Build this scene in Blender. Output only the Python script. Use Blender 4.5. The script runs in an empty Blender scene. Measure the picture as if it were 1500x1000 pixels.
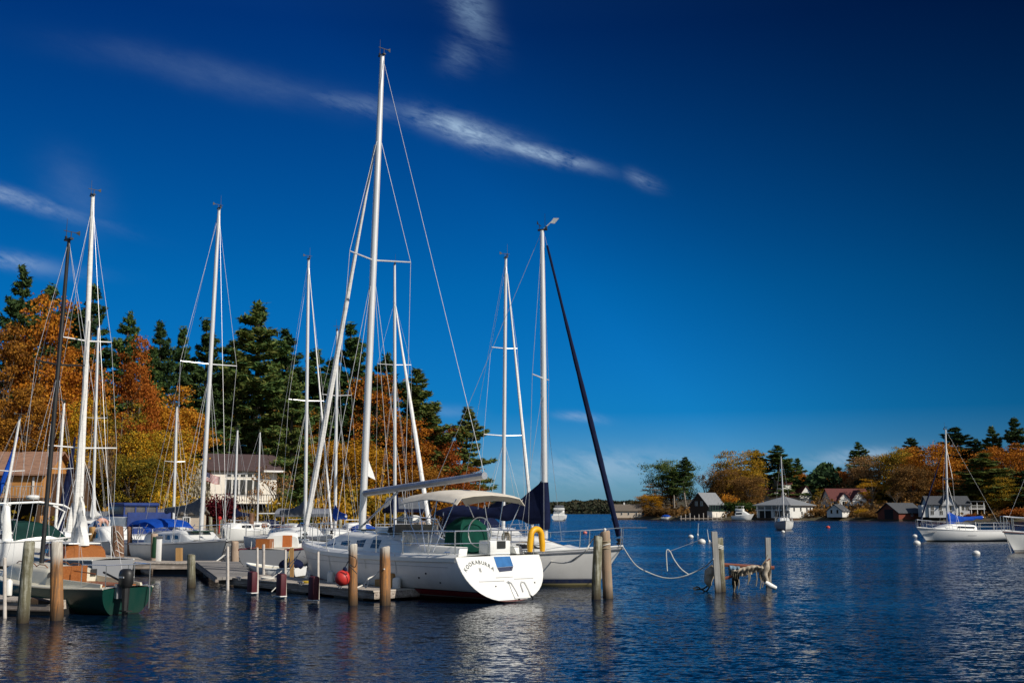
import bpy, bmesh, math, random
import numpy as np
from math import sin, cos, pi, radians, atan2, sqrt, exp
from mathutils import Vector, Matrix, noise as mnoise

SC = bpy.context.scene
COL = SC.collection
V = Vector
# ------------------------------------------------------------------ camera
F, HOR, H = 1600.0, 750.0, 2.4
TH = math.atan((HOR - 500) / F)
cam = bpy.data.cameras.new("camera")
cam.sensor_width = 36
cam.lens = 36 * F / 1500
cam.clip_start = .1
cam.clip_end = 12000
camo = bpy.data.objects.new("camera", cam)
camo.location = (0, 0, H)
camo.rotation_euler = (pi / 2 + TH, 0, 0)
COL.objects.link(camo)
SC.camera = camo
SC.view_settings.view_transform = 'Standard'
SC.view_settings.look = 'None'
SC.view_settings.exposure = 0
SC.view_settings.gamma = 1
SC.cycles.max_bounces = 6
SC.cycles.transparent_max_bounces = 12
SC.cycles.caustics_reflective = False
SC.cycles.caustics_refractive = False
SC.cycles.use_denoising = True
SC.cycles.use_adaptive_sampling = True


def ray(px, py):
    u, v = (px - 750) / F, (500 - py) / F
    return V((u, cos(TH) - v * sin(TH), sin(TH) + v * cos(TH)))


def at(px, py, Y):
    "world point on the sight line of a photo pixel at depth Y"
    d = ray(px, py)
    return V((0, 0, H)) + d * (Y / d.y)


def W(px, py, z=0.0):
    "world point where that sight line meets height z"
    d = ray(px, py)
    return V((0, 0, H)) + d * ((z - H) / d.z)


def XX(px, Y, z=0.0):
    return (px - 750) / F * (Y * cos(TH) + (z - H) * sin(TH))


def P(px, Y, z=0.0):
    return V((XX(px, Y, z), Y, z))


def ZZ(py, Y):
    return at(750, py, Y).z


# ------------------------------------------------------------------ sky and sun
SUN_EL, SUN_AZ = radians(35), math.atan2(.82, -.57)   # azimuth clockwise from +Y
SUND = V((sin(SUN_AZ) * cos(SUN_EL), cos(SUN_AZ) * cos(SUN_EL), sin(SUN_EL)))
world = bpy.data.worlds.new("World")
SC.world = world
world.use_nodes = True


class NT:
    def __init__(s, tree): s.t = tree
    def n(s, typ, **k):
        o = s.t.nodes.new(typ)
        for a, b in k.items(): setattr(o, a, b)
        return o
    def put(s, sock, v):
        if isinstance(v, bpy.types.NodeSocket): s.t.links.new(v, sock)
        elif v is not None:
            try: sock.default_value = v
            except Exception: sock.default_value = tuple(v) + (1,)
    def m(s, op, a, b=None, c=None, clamp=False):
        o = s.n('ShaderNodeMath', operation=op, use_clamp=clamp)
        s.put(o.inputs[0], a); s.put(o.inputs[1], b); s.put(o.inputs[2], c)
        return o.outputs[0]
    def mix(s, f, a, b, typ='MIX'):
        o = s.n('ShaderNodeMix', data_type='RGBA', blend_type=typ)
        s.put(o.inputs[0], f); s.put(o.inputs[6], a); s.put(o.inputs[7], b)
        return o.outputs[2]
    def ramp(s, f, stops, interp='LINEAR'):
        o = s.n('ShaderNodeValToRGB')
        r = o.color_ramp; r.interpolation = interp
        while len(r.elements) < len(stops): r.elements.new(.5)
        for e, (p, c) in zip(r.elements, stops):
            e.position = p
            e.color = (tuple(c) + (1,))[:4] if not isinstance(c, (int, float)) else (c, c, c, 1)
        s.put(o.inputs[0], f)
        return o.outputs[0]
    def noise(s, vec, scale=5, detail=3, rough=.5, dist=0):
        o = s.n('ShaderNodeTexNoise')
        s.put(o.inputs['Vector'], vec)
        o.inputs['Scale'].default_value = scale; o.inputs['Detail'].default_value = detail
        o.inputs['Roughness'].default_value = rough; o.inputs['Distortion'].default_value = dist
        return o.outputs[0]
    def sep(s, vec):
        o = s.n('ShaderNodeSeparateXYZ'); s.put(o.inputs[0], vec); return o.outputs
    def comb(s, x, y, z=0.0):
        o = s.n('ShaderNodeCombineXYZ'); s.put(o.inputs[0], x); s.put(o.inputs[1], y); s.put(o.inputs[2], z)
        return o.outputs[0]
    def mapping(s, vec, scale=(1, 1, 1), loc=(0, 0, 0), rot=(0, 0, 0)):
        o = s.n('ShaderNodeMapping'); s.put(o.inputs[0], vec)
        o.inputs['Scale'].default_value = scale; o.inputs['Location'].default_value = loc; o.inputs['Rotation'].default_value = rot
        return o.outputs[0]


def build_world():
    t = NT(world.node_tree)
    bg = world.node_tree.nodes['Background']
    sk = t.n('ShaderNodeTexSky', sky_type='NISHITA', sun_disc=False)
    sk.sun_elevation = SUN_EL; sk.sun_rotation = SUN_AZ
    sk.air_density = 1.0; sk.dust_density = .6; sk.ozone_density = 1.5
    g = t.n('ShaderNodeTexCoord').outputs['Generated']
    x, y, z = t.sep(g)
    # deep autumn blue: the clear band of sky opposite the lake, darkest at right angles to the sun
    tint = t.ramp(z, [(0, (.32, .66, 1.15)), (.03, (.22, .58, 1.12)), (.09, (.016, .39, .93)), (.2, (.002, .36, .82)),
                      (.42, (.001, .15, .50)), (1, (.3, .5, .8))])
    dv = t.n('ShaderNodeVectorMath', operation='DOT_PRODUCT')
    t.put(dv.inputs[0], g); dv.inputs[1].default_value = tuple(SUND)
    pol = t.ramp(t.m('MULTIPLY_ADD', dv.outputs['Value'], -.5, .5), [(.42, .24), (.5, .42), (.585, .70), (.65, 1.0), (.8, .82)])
    front = t.m('MULTIPLY', t.ramp(y, [(0, 0), (.45, 1)]), t.ramp(z, [(.45, 1), (.75, 0)]))
    sky = t.mix(1, sk.outputs[0], tint, 'MULTIPLY')
    sky = t.mix(1, sky, t.comb(pol, pol, pol), 'MULTIPLY')
    sky = t.mix(front, t.mix(1, sk.outputs[0], (.62, .66, .72, 1), 'MULTIPLY'), sky)
    # thin cirrus: streaks placed by compass bearing and height
    yy = t.m('MAXIMUM', y, .05)
    gx, gz = t.m('DIVIDE', x, yy), t.m('DIVIDE', z, yy)
    gv = t.comb(gx, gz)
    wob = t.noise(gv, 5, 4, .6)
    ru, rv = t.m('ADD', t.m('MULTIPLY', gx, .965), t.m('MULTIPLY', gz, -.262)), t.m('ADD', t.m('MULTIPLY', gz, .965), t.m('MULTIPLY', gx, .262))
    n_a = t.noise(t.comb(t.m('MULTIPLY', ru, 9), t.m('MULTIPLY', rv, 26)), 2.0, 6, .6, .4)
    n_b = t.noise(t.comb(t.m('MULTIPLY_ADD', rv, 42, t.m('MULTIPLY', ru, 34)), t.m('MULTIPLY', rv, 95), 3.3), 2.0, 6, .65, .5)
    nn = t.m('MULTIPLY_ADD', n_b, .42, t.m('MULTIPLY', n_a, .68))
    n_hard, n_soft = t.ramp(nn, [(.38, .0), (.62, 1)]), t.ramp(nn, [(.25, .3), (.75, 1)])
    total = None
    CL = [  # x0,y0,x1,y1 (bearing taken from the photograph), half width, strength, grain, softness
        (120, 70, 540, 158, 26, .12, 9, 0), (440, 138, 620, 172, 16, .20, 12, 1), (600, 168, 760, 212, 19, .85, 12, 1), (720, 204, 866, 244, 11, .85, 12, 1), (918, 254, 966, 275, 11, .30, 16, 1),
        (655, -50, 712, 66, 30, .42, 14, 1), (690, 60, 650, 100, 30, .18, 12, 1), (-130, 240, 120, 318, 13, .42, 12, 1),
        (-160, 362, 85, 394, 13, .45, 14, 1), (150, 330, 60, 240, 40, .08, 10, 0),
        (700, 700, 1040, 682, 26, .30, 8, 1), (815, 607, 885, 616, 7, .30, 20, 1), (620, 600, 700, 606, 9, .14, 20, 0), (1180, 675, 1330, 660, 12, .42, 14, 1),
        (1000, 705, 1100, 690, 14, .25, 14, 1)]
    for i, (x0, y0, x1, y1, hw, st, gr, sh) in enumerate(CL):
        a, b = ray(x0, y0), ray(x1, y1)
        ax, az, bx, bz = a.x / a.y, a.z / a.y, b.x / b.y, b.z / b.y
        dx, dz = bx - ax, bz - az
        L = sqrt(dx * dx + dz * dz); ca, sa = dx / L, dz / L
        ox, oz = t.m('SUBTRACT', gx, (ax + bx) / 2), t.m('SUBTRACT', gz, (az + bz) / 2)
        u = t.m('ADD', t.m('MULTIPLY', ox, ca), t.m('MULTIPLY', oz, sa))
        v = t.m('SUBTRACT', t.m('MULTIPLY', oz, ca), t.m('MULTIPLY', ox, sa))
        v = t.m('MULTIPLY_ADD', t.m('SUBTRACT', wob, .5), hw / F * 2.2, v)
        un = t.m('MULTIPLY', u, 2.0 / L); vn = t.m('MULTIPLY', v, F / hw)
        e = t.m('ADD', t.m('MULTIPLY', t.m('MULTIPLY', un, un), 1.1), t.m('MULTIPLY', vn, vn))
        mask = t.m('EXPONENT', t.m('MULTIPLY', e, -1.25))
        nz = n_hard if sh else n_soft
        c = t.m('MULTIPLY', t.m('MULTIPLY', mask, nz), st * 1.25)
        total = c if total is None else t.m('MAXIMUM', total, c)
    total = t.m('MULTIPLY', total, t.ramp(y, [(.05, 0), (.2, 1)]), clamp=True)
    pale = t.ramp(z, [(0, (5.0, 6.3, 7.6)), (.2, (4.2, 5.4, 7.2)), (.4, (2.5, 3.9, 5.7))])
    sky = t.mix(total, sky, pale)
    t.put(bg.inputs[0], sky)
    bg.inputs[1].default_value = .1


build_world()
sun = bpy.data.lights.new("sun", 'SUN')
sun.energy = 4.6
sun.angle = radians(.5)
sun.color = (1, .93, .82)
suno = bpy.data.objects.new("sun", sun)
suno.rotation_euler = SUND.to_track_quat('Z', 'Y').to_euler()
COL.objects.link(suno)


# ------------------------------------------------------------------ helpers
def tag(o, label, cat=None, group=None, kind=None):
    if label: o['label'] = label
    if cat: o['category'] = cat
    if group: o['group'] = group
    if kind: o['kind'] = kind
    return o


def thing(name, label, cat, loc=(0, 0, 0), rz=0.0, group=None):
    o = bpy.data.objects.new(name, None)
    o.empty_display_size = .2
    COL.objects.link(o)
    o.location = loc
    o.rotation_euler = (0, 0, rz)
    return tag(o, label, cat, group)


def local(root, p):
    "world point in a thing's own frame (only position and turn about z)"
    d = V(p) - root.location
    r = root.rotation_euler.z
    return V((d.x * cos(r) + d.y * sin(r), -d.x * sin(r) + d.y * cos(r), d.z))


class MB:
    def __init__(s): s.v = []; s.f = []; s.mi = []
    def add(s, vs, fs, mi=0):
        o = len(s.v)
        s.v += [tuple(p) for p in vs]
        s.f += [tuple(i + o for i in f) for f in fs]
        s.mi += [mi] * len(fs)
        return s
    def box(s, c, d, rz=0.0, mi=0, M=None):
        hx, hy, hz = d[0] / 2, d[1] / 2, d[2] / 2
        vs = [V((x, y, z)) for z in (-hz, hz) for x, y in ((-hx, -hy), (hx, -hy), (hx, hy), (-hx, hy))]
        R = M or Matrix.Rotation(rz, 3, 'Z')
        return s.add([R @ p + V(c) for p in vs],
                     [(3, 2, 1, 0), (4, 5, 6, 7), (0, 1, 5, 4), (1, 2, 6, 5), (2, 3, 7, 6), (3, 0, 4, 7)], mi)
    def tube(s, pts, r, n=6, mi=0, caps=True):
        pts = [V(p) for p in pts]
        if isinstance(r, (int, float)): r = [r] * len(pts)
        rings = []
        up = None
        for i, p in enumerate(pts):
            d = (pts[min(i + 1, len(pts) - 1)] - pts[max(i - 1, 0)])
            if d.length < 1e-9: d = V((0, 0, 1))
            d.normalize()
            if up is None: up = d.orthogonal().normalized()
            up = (up - d * up.dot(d))
            if up.length < 1e-6: up = d.orthogonal()
            up.normalize()
            w = d.cross(up)
            rings.append([p + (up * cos(2 * pi * k / n) + w * sin(2 * pi * k / n)) * r[i] for k in range(n)])
        return s.loft(rings, True, caps, mi)
    def bar(s, a, b, r0, r1=None, n=6, mi=0): return s.tube([a, b], [r0, r0 if r1 is None else r1], n, mi)
    def loft(s, rings, closed=True, caps=False, mi=0):
        n = len(rings[0]); vs = [p for r in rings for p in r]; fs = []
        for i in range(len(rings) - 1):
            for k in range(n if closed else n - 1):
                a, b = i * n + k, i * n + (k + 1) % n
                fs.append((a, b, b + n, a + n))
        if caps: fs.append(tuple(range(n - 1, -1, -1))); fs.append(tuple(range((len(rings) - 1) * n, len(rings) * n)))
        return s.add(vs, fs, mi)
    def lathe(s, prof, c=(0, 0, 0), n=16, mi=0):
        rings = [[V(c) + V((r * cos(2 * pi * k / n), r * sin(2 * pi * k / n), z)) for k in range(n)] for r, z in prof]
        return s.loft(rings, True, True, mi)
    def ball(s, c, r, n=16, m=10, sc=(1, 1, 1), mi=0):
        pr = []
        rings = []
        for j in range(m + 1):
            a = -pi / 2 + pi * j / m
            rr = max(cos(a), .02)
            rings.append([V(c) + V((r * rr * cos(2 * pi * k / n) * sc[0], r * rr * sin(2 * pi * k / n) * sc[1], r * sin(a) * sc[2])) for k in range(n)])
        return s.loft(rings, True, True, mi)
    def prism(s, poly, off, mi=0):
        n = len(poly); off = V(off)
        a = [V(p) for p in poly]; b = [p + off for p in a]
        fs = [tuple(range(n - 1, -1, -1)), tuple(range(n, 2 * n))]
        for k in range(n):
            j = (k + 1) % n
            fs.append((k, j, j + n, k + n))
        return s.add(a + b, fs, mi)
    def quad(s, a, b, c, d, mi=0): return s.add([a, b, c, d], [(0, 1, 2, 3)], mi)
    def build(s, name, mats, parent=None, smooth=False, sharp=40, bevel=0, label=None):
        me = bpy.data.meshes.new(name)
        me.from_pydata([tuple(p) for p in s.v], [], s.f)
        if not isinstance(mats, (list, tuple)): mats = [mats]
        for m in mats: me.materials.append(m)
        if len(mats) > 1: me.polygons.foreach_set('material_index', s.mi)
        bm = bmesh.new(); bm.from_mesh(me)
        bmesh.ops.recalc_face_normals(bm, faces=bm.faces)
        if bevel:
            bmesh.ops.remove_doubles(bm, verts=bm.verts, dist=1e-5)
            es = [e for e in bm.edges if len(e.link_faces) == 2 and e.calc_face_angle(0) > radians(35)]
            bmesh.ops.bevel(bm, geom=es, offset=bevel, segments=2, affect='EDGES', profile=.5)
            smooth = True
        bm.to_mesh(me); bm.free()
        if smooth:
            me.polygons.foreach_set('use_smooth', [True] * len(me.polygons))
            me.set_sharp_from_angle(angle=radians(sharp))
        me.update()
        o = bpy.data.objects.new(name, me)
        COL.objects.link(o)
        if parent: o.parent = parent
        if label: o['label'] = label
        return o


def catenary(a, b, sag, n=14):
    a, b = V(a), V(b)
    return [a.lerp(b, i / n) - V((0, 0, sag * 4 * (i / n) * (1 - i / n))) for i in range(n + 1)]


# ------------------------------------------------------------------ materials
def newmat(name):
    m = bpy.data.materials.new(name); m.use_nodes = True
    t = NT(m.node_tree); b = m.node_tree.nodes['Principled BSDF']
    return m, t, b


_mats = {}


def pm(name, col, col2=None, rough=.6, metal=0.0, scale=4.0, stretch=(1, 1, 1), bump=0.0, lo=.35, hi=.65, coat=0, det=4, world_coords=False, spec=.5):
    "plain procedural material: two tones broken up by noise in the object's own space"
    if name in _mats: return _mats[name]
    m, t, b = newmat(name)
    if col2 is None: col2 = tuple(c * .82 for c in col)
    tc = t.n('ShaderNodeTexCoord').outputs['Object']
    if world_coords: tc = t.n('ShaderNodeNewGeometry').outputs['Position']
    vec = t.mapping(tc, stretch)
    nz = t.noise(vec, scale, det, .6)
    c = t.mix(t.ramp(nz, [(lo, 0), (hi, 1)]), col + (1,), col2 + (1,))
    t.put(b.inputs['Base Color'], c)
    b.inputs['Roughness'].default_value = rough
    b.inputs['Metallic'].default_value = metal
    b.inputs['Specular IOR Level'].default_value = spec
    if coat: b.inputs['Coat Weight'].default_value = coat
    if bump:
        bp = t.n('ShaderNodeBump'); bp.inputs['Strength'].default_value = bump; bp.inputs['Distance'].default_value = .02
        t.put(bp.inputs['Height'], nz); t.put(b.inputs['Normal'], bp.outputs[0])
    _mats[name] = m
    return m


def zmat(name, bands, rough=.25, dirt=.12, stain=None, world_z=False):
    "painted hull: bands of paint by height above the waterline, with faint grime. bands = [(z_top, colour)...] upward"
    if name in _mats: return _mats[name]
    m, t, b = newmat(name)
    tc = t.n('ShaderNodeTexCoord').outputs['Object']
    x, y, z = t.sep(tc)
    c = None
    for zt, col in bands:
        if c is None: c = col + (1,); zprev = zt; continue
        c = t.mix(t.m('GREATER_THAN', z, zprev), c, col + (1,)); zprev = zt
    nz = t.noise(t.mapping(tc, (1.2, 1.2, .5)), 2.2, 6, .65)
    c = t.mix(t.m('MULTIPLY', t.ramp(nz, [(.4, 0), (.75, 1)]), dirt), c, (.22, .2, .16, 1))
    low = t.m('MULTIPLY', t.ramp(z, [(0, 1), (.35, 0)]), t.ramp(t.noise(t.mapping(tc, (3, 3, .4)), 3, 4, .6), [(.35, 0), (.7, 1)]))
    c = t.mix(t.m('MULTIPLY', low, .35), c, stain + (1,) if stain else (.3, .26, .16, 1))
    t.put(b.inputs['Base Color'], c)
    t.put(b.inputs['Roughness'], t.m('MULTIPLY_ADD', nz, .25, rough))
    _mats[name] = m
    return m


def wood(name, col, col2, along='X', rough=.85, planks=0, band=None, ztop=None, big=False):
    "weathered timber with grain along one axis; planks = board width; band = wet dark zone near the water"
    if name in _mats: return _mats[name]
    m, t, b = newmat(name)
    tc = t.n('ShaderNodeTexCoord').outputs['Object']
    x, y, z = t.sep(tc)
    st = {'X': (.5, 9, 9), 'Y': (9, .5, 9), 'Z': (9, 9, .5)}[along]
    g = t.noise(t.mapping(tc, st), 2.5, 6, .65)
    blot = t.noise(tc, 1.7, 4, .6)
    f = t.m('ADD', t.m('MULTIPLY', g, .65), t.m('MULTIPLY', blot, .35))
    if big:      # thick timbers: long checks and patches wide enough to read at a distance
        st2 = {'X': (.35, 5, 5), 'Y': (5, .35, 5), 'Z': (5, 5, .35)}[along]
        g2 = t.noise(t.mapping(tc, st2, loc=(3, 1, 7)), 2.2, 3, .7)
        f = t.m('ADD', t.m('MULTIPLY', f, .45), t.m('MULTIPLY', t.m('ADD', t.m('MULTIPLY', g2, .6), t.m('MULTIPLY', t.noise(tc, 4.5, 4, .7), .4)), .6))
    c = t.mix(t.ramp(f, [(.44, 0), (.55, 1)] if big else [(.36, 0), (.62, 1)]), col + (1,), col2 + (1,))
    h = g
    if planks:
        w = {'X': y, 'Y': x, 'Z': x}[along]
        k = t.m('DIVIDE', w, planks)
        fr = t.m('FRACT', k)
        rnd = t.n('ShaderNodeTexWhiteNoise', noise_dimensions='1D'); t.put(rnd.inputs['W'], t.m('FLOOR', k))
        c = t.mix(1, c, t.ramp(rnd.outputs[0], [(0, .72), (1, 1.12)]), 'MULTIPLY')
        gap = t.m('LESS_THAN', fr, .07)
        c = t.mix(gap, c, (.02, .018, .015, 1))
        h = t.m('SUBTRACT', t.m('MULTIPLY', g, .3), gap)
    if band is not None:
        e = t.m('MULTIPLY_ADD', t.m('SUBTRACT', blot, .5), .35, z)
        c = t.mix(t.ramp(e, [(0, 1), (band, 0)]), c, (.035, .026, .016, 1))
    if ztop is not None:
        e2 = t.m('MULTIPLY_ADD', t.m('SUBTRACT', g, .5), .6, t.m('SUBTRACT', z, ztop))
        c = t.mix(t.ramp(e2, [(.0, 0), (.25, 1)]), c, t.mix(t.ramp(g, [(.4, 0), (.6, 1)]), (.62, .58, .5, 1), (.36, .32, .27, 1)))
    if big:
        ck = t.ramp(t.noise(t.mapping(tc, {'X': (.4, 9, 9), 'Y': (9, .4, 9), 'Z': (9, 9, .4)}[along]), 1.5, 3, .6), [(.38, 1), (.46, 0)])
        c = t.mix(t.m('MULTIPLY', ck, .7), c, (.05, .035, .025, 1))
    t.put(b.inputs['Base Color'], c); b.inputs['Roughness'].default_value = rough
    b.inputs['Specular IOR Level'].default_value = .25
    bp = t.n('ShaderNodeBump'); bp.inputs['Strength'].default_value = .5; bp.inputs['Distance'].default_value = .02
    t.put(bp.inputs['Height'], h); t.put(b.inputs['Normal'], bp.outputs[0])
    _mats[name] = m
    return m


GEL = pm('white_gelcoat', (.80, .80, .77), (.72, .72, .69), rough=.3, scale=1.5)
GELD = pm('cream_gelcoat', (.66, .62, .5), (.58, .54, .43), rough=.4, scale=2)
ALU = pm('mast_aluminium', (.74, .74, .73), (.62, .62, .62), rough=.33, metal=.25, scale=3, stretch=(4, 4, .3))
ALUG = pm('grey_aluminium', (.42, .43, .45), (.34, .35, .37), rough=.35, metal=.5, scale=3)
STEEL = pm('stainless_tube', (.72, .73, .75), (.6, .6, .62), rough=.2, metal=.85)
WIRE = pm('rigging_wire', (.62, .62, .62), (.5, .5, .5), rough=.35, metal=.4)
WHITE = pm('white_paint', (.78, .77, .74), (.68, .67, .63), rough=.5, scale=2)
SAIL = pm('white_sailcloth', (.80, .79, .76), (.66, .65, .62), rough=.8, scale=3, stretch=(1, 1, 6), bump=.3)
NAVY = pm('navy_canvas', (.008, .013, .045), (.005, .008, .028), rough=.85, scale=3, bump=.35, spec=.12)
BLUE = pm('blue_canvas', (.006, .065, .38), (.004, .042, .27), rough=.8, scale=3, bump=.35, spec=.12)
GREENC = pm('green_canvas', (.004, .055, .038), (.003, .035, .026), rough=.85, scale=3, bump=.3, spec=.12)
DKGREEN = pm('dark_green_canvas', (.006, .035, .030), (.004, .022, .02), rough=.8, scale=2, bump=.3, spec=.12)
BEIGE = pm('beige_canvas', (.72, .66, .56), (.62, .56, .47), rough=.85, scale=3, bump=.25)
GREYC = pm('grey_canvas', (.13, .14, .16), (.09, .10, .115), rough=.85, scale=3, bump=.35, spec=.12)
TEAK = wood('varnished_teak', (.32, .115, .03), (.22, .07, .018), 'X', rough=.4)
BLACK = pm('black_fittings', (.012, .012, .013), (.02, .02, .02), rough=.5)
GLASS = pm('dark_window', (.010, .013, .018), (.014, .017, .022), rough=.06, spec=.8)
RED = pm('red_paint', (.55, .03, .02), (.4, .02, .015), rough=.5)
MAROON = pm('maroon_vinyl', (.085, .006, .014), (.06, .004, .010), rough=.65, scale=3)
ROPE = pm('white_rope', (.70, .68, .62), (.55, .53, .48), rough=.9, scale=30)
ROPED = pm('tan_rope', (.36, .3, .2), (.25, .2, .13), rough=.9, scale=30)
FENDER = pm('white_fender_vinyl', (.76, .75, .71), (.66, .64, .58), rough=.45)
DOCKW = wood('grey_dock_boards', (.56, .50, .43), (.36, .31, .26), 'Y', planks=.145)
DOCKF = wood('grey_dock_face', (.52, .45, .38), (.30, .25, .21), 'X', band=.1, big=True)
PILEG = wood('grey_green_pile', (.42, .41, .33), (.14, .13, .08), 'Z', band=.5, big=True)
PILEO = wood('rust_stained_pile', (.52, .22, .06), (.24, .13, .065), 'Z', band=.45, ztop=1.2, big=True)
PILEB = wood('brown_pile', (.30, .17, .11), (.13, .07, .045), 'Z', band=.5, big=True)
POSTW = pm('white_pipe_post', (.62, .58, .53), (.48, .42, .36), rough=.6, scale=6)
POSTT = wood('tan_post', (.42, .25, .1), (.32, .18, .07), 'Z')


# ------------------------------------------------------------------ water
def water_mat():
    m, t, b = newmat('lake_water')
    pos = t.n('ShaderNodeNewGeometry').outputs['Position']
    x, y, z = t.sep(pos)
    b.inputs['Base Color'].default_value = (.001, .008, .022, 1)
    b.inputs['IOR'].default_value = 1.333
    b.inputs['Specular IOR Level'].default_value = .2
    b.inputs['Roughness'].default_value = .04
    def slopes(sc, rot, det):
        o = t.n('ShaderNodeTexNoise'); t.put(o.inputs['Vector'], t.mapping(pos, sc, rot=(0, 0, rot)))
        o.inputs['Scale'].default_value = 1; o.inputs['Detail'].default_value = det; o.inputs['Roughness'].default_value = .55
        v = t.n('ShaderNodeVectorMath', operation='SUBTRACT'); t.put(v.inputs[0], o.outputs[1]); v.inputs[1].default_value = (.5, .5, .5)
        return v.outputs[0]
    def vs(v, k):
        o = t.n('ShaderNodeVectorMath', operation='MULTIPLY'); t.put(o.inputs[0], v)
        o.inputs[1].default_value = k; return o.outputs[0]
    def va(a, b):
        o = t.n('ShaderNodeVectorMath', operation='ADD'); t.put(o.inputs[0], a); t.put(o.inputs[1], b); return o.outputs[0]
    gust = t.ramp(t.noise(t.mapping(pos, (.016, .075, 1)), 1.0, 5, .6), [(.36, .3), (.6, 1.05)])
    calm = t.ramp(t.m('ADD', t.m('MULTIPLY', x, -.02), t.m('MULTIPLY', y, -.004)), [(-.1, 1), (.25, .55)])   # sheltered between the docks
    amp = t.m('MULTIPLY', gust, calm)
    sl = va(vs(slopes((.7, 1.6, 1), .25, 2), (.12, .16, 0)), vs(slopes((4.0, 8.5, 1), .1, 3), (.48, .72, 0)))
    sl = va(sl, vs(slopes((13, 25, 1), -.2, 2), (.42, .58, 0)))
    sc = t.n('ShaderNodeVectorMath', operation='SCALE'); t.put(sc.inputs[0], sl); t.put(sc.inputs['Scale'], amp)
    # wind from behind the shore: the near faces of the wavelets are the ones seen
    bias = t.ramp(t.m('MULTIPLY', y, .0025), [(.05, .03), (.16, .07), (.35, .11)])
    nv = va(va(sc.outputs[0], t.comb(0.0, t.m('MULTIPLY', t.m('MULTIPLY', bias, t.m('MULTIPLY_ADD', gust, .55, .5)), -1.0))), (0, 0, 1))
    nn = t.n('ShaderNodeVectorMath', operation='NORMALIZE'); t.put(nn.inputs[0], nv)
    t.put(b.inputs['Normal'], nn.outputs[0])
    return m


mb = MB()
mb.quad((-4000, -200, 0), (4000, -200, 0), (4000, 6000, 0), (-4000, 6000, 0))
tag(mb.build('water', water_mat()), 'deep blue rippled lake water', kind='structure')


# ------------------------------------------------------------------ terrain
def interp(x, pts):
    if x <= pts[0][0]: return pts[0][1]
    for (a, u), (b, v) in zip(pts, pts[1:]):
        if x <= b: return u + (v - u) * (x - a) / (b - a)
    return pts[-1][1]


SHL = [(-700, 70), (-200, 84), (0, 92), (200, 104), (350, 116), (500, 135), (640, 160), (715, 184)]
SHR = [(890, 420), (940, 378), (1100, 346), (1300, 314), (1500, 290), (1800, 262)]


def smooth(a, b, x):
    k = min(1, max(0, (x - a) / (b - a))); return k * k * (3 - 2 * k)


def gz_left(px, D):
    d = D - interp(px, SHL)
    e = -1.0 + 1.7 * smooth(-2.5, 2.5, d) + .095 * max(0, min(d, 60)) + .02 * max(0, min(d - 60, 60))
    return -1.2 + (e + 1.2) * smooth(738, 640, px)


def gz_right(px, D):
    d = D - interp(px, SHR)
    e = -1.0 + 1.8 * smooth(-3, 3, d) + .075 * max(0, min(d, 90))
    return -1.2 + (e + 1.2) * smooth(905, 950, px)


def ground(name, gz, p0, p1, n, d0, d1, k, mat, label):
    mb = MB(); rows = []
    for i in range(n + 1):
        px = p0 + (p1 - p0) * i / n
        s = interp(px, SHL if gz is gz_left else SHR)
        row = []
        for j in range(k + 1):
            D = s - 5 + (d1 - (s - 5)) * (j / k) ** 1.7
            q = P(px, D, 0)
            z = gz(px, D) + (.25 * (mnoise.noise(q * .12)) + .5 * mnoise.noise(q * .03)) * min(1, max(0, (D - s) / 10))
            row.append(V((q.x, q.y, z)))
        rows.append(row)
    mb.loft(rows, False)
    return tag(mb.build(name, mat, smooth=True), label, kind='structure')


SHORE = pm('leaf_strewn_bank', (.085, .055, .03), (.05, .05, .022), rough=.95, scale=.35, world_coords=True, det=8, bump=.5)
ground('terrain', gz_left, -700, 742, 90, 0, 330, 40, SHORE, 'leaf strewn wooded bank behind the marina')
ground('terrain', gz_right, 890, 1800, 90, 0, 640, 40, SHORE, 'low wooded bank on the far side of the cove')
# far side of the lake
mb = MB(); rows = []
for i in range(61):
    px = 300 + 900 * i / 60
    top = interp(px, [(300, 10), (700, 11), (800, 9), (870, 13), (930, 11), (1000, 14), (1200, 10)]) + 1.2 * sin(i * .9)
    rows.append([P(px, 1500, -1), P(px, 1520, .8), P(px, 1600, top * .5), P(px, 1700, top), P(px, 2000, top * .8)])
mb.loft(rows, False)
tag(mb.build('hills', pm('far_hill_ground', (.02, .028, .02), (.03, .03, .018), rough=1, scale=.01, world_coords=True)), 'low far hills across the lake', kind='structure')

# ------------------------------------------------------------------ foliage
rng = np.random.default_rng(7)


def foliage(name, cols, trans=.25):
    m, t, b = newmat(name)
    g = t.n('ShaderNodeNewGeometry')
    isl = g.outputs['Random Per Island']
    oi = t.n('ShaderNodeObjectInfo').outputs['Random']
    nz = t.noise(t.n('ShaderNodeTexCoord').outputs['Object'], .45, 3, .6)
    f = t.m('ADD', t.m('MULTIPLY', isl, .45), t.m('MULTIPLY', nz, .75))
    f = t.m('ADD', f, t.m('MULTIPLY_ADD', oi, .36, -.22))
    n = len(cols)
    c = t.ramp(f, [(.18 + .64 * i / (n - 1), k) for i, k in enumerate(cols)])
    t.put(b.inputs['Base Color'], c)
    b.inputs['Roughness'].default_value = .75
    b.inputs['Specular IOR Level'].default_value = .15
    tr = t.n('ShaderNodeBsdfTranslucent'); t.put(tr.inputs[0], c)
    mx = t.n('ShaderNodeMixShader'); mx.inputs[0].default_value = trans
    t.put(mx.inputs[1], b.outputs[0]); t.put(mx.inputs[2], tr.outputs[0])
    t.put(m.node_tree.nodes['Material Output'].inputs[0], mx.outputs[0])
    return m


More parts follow.
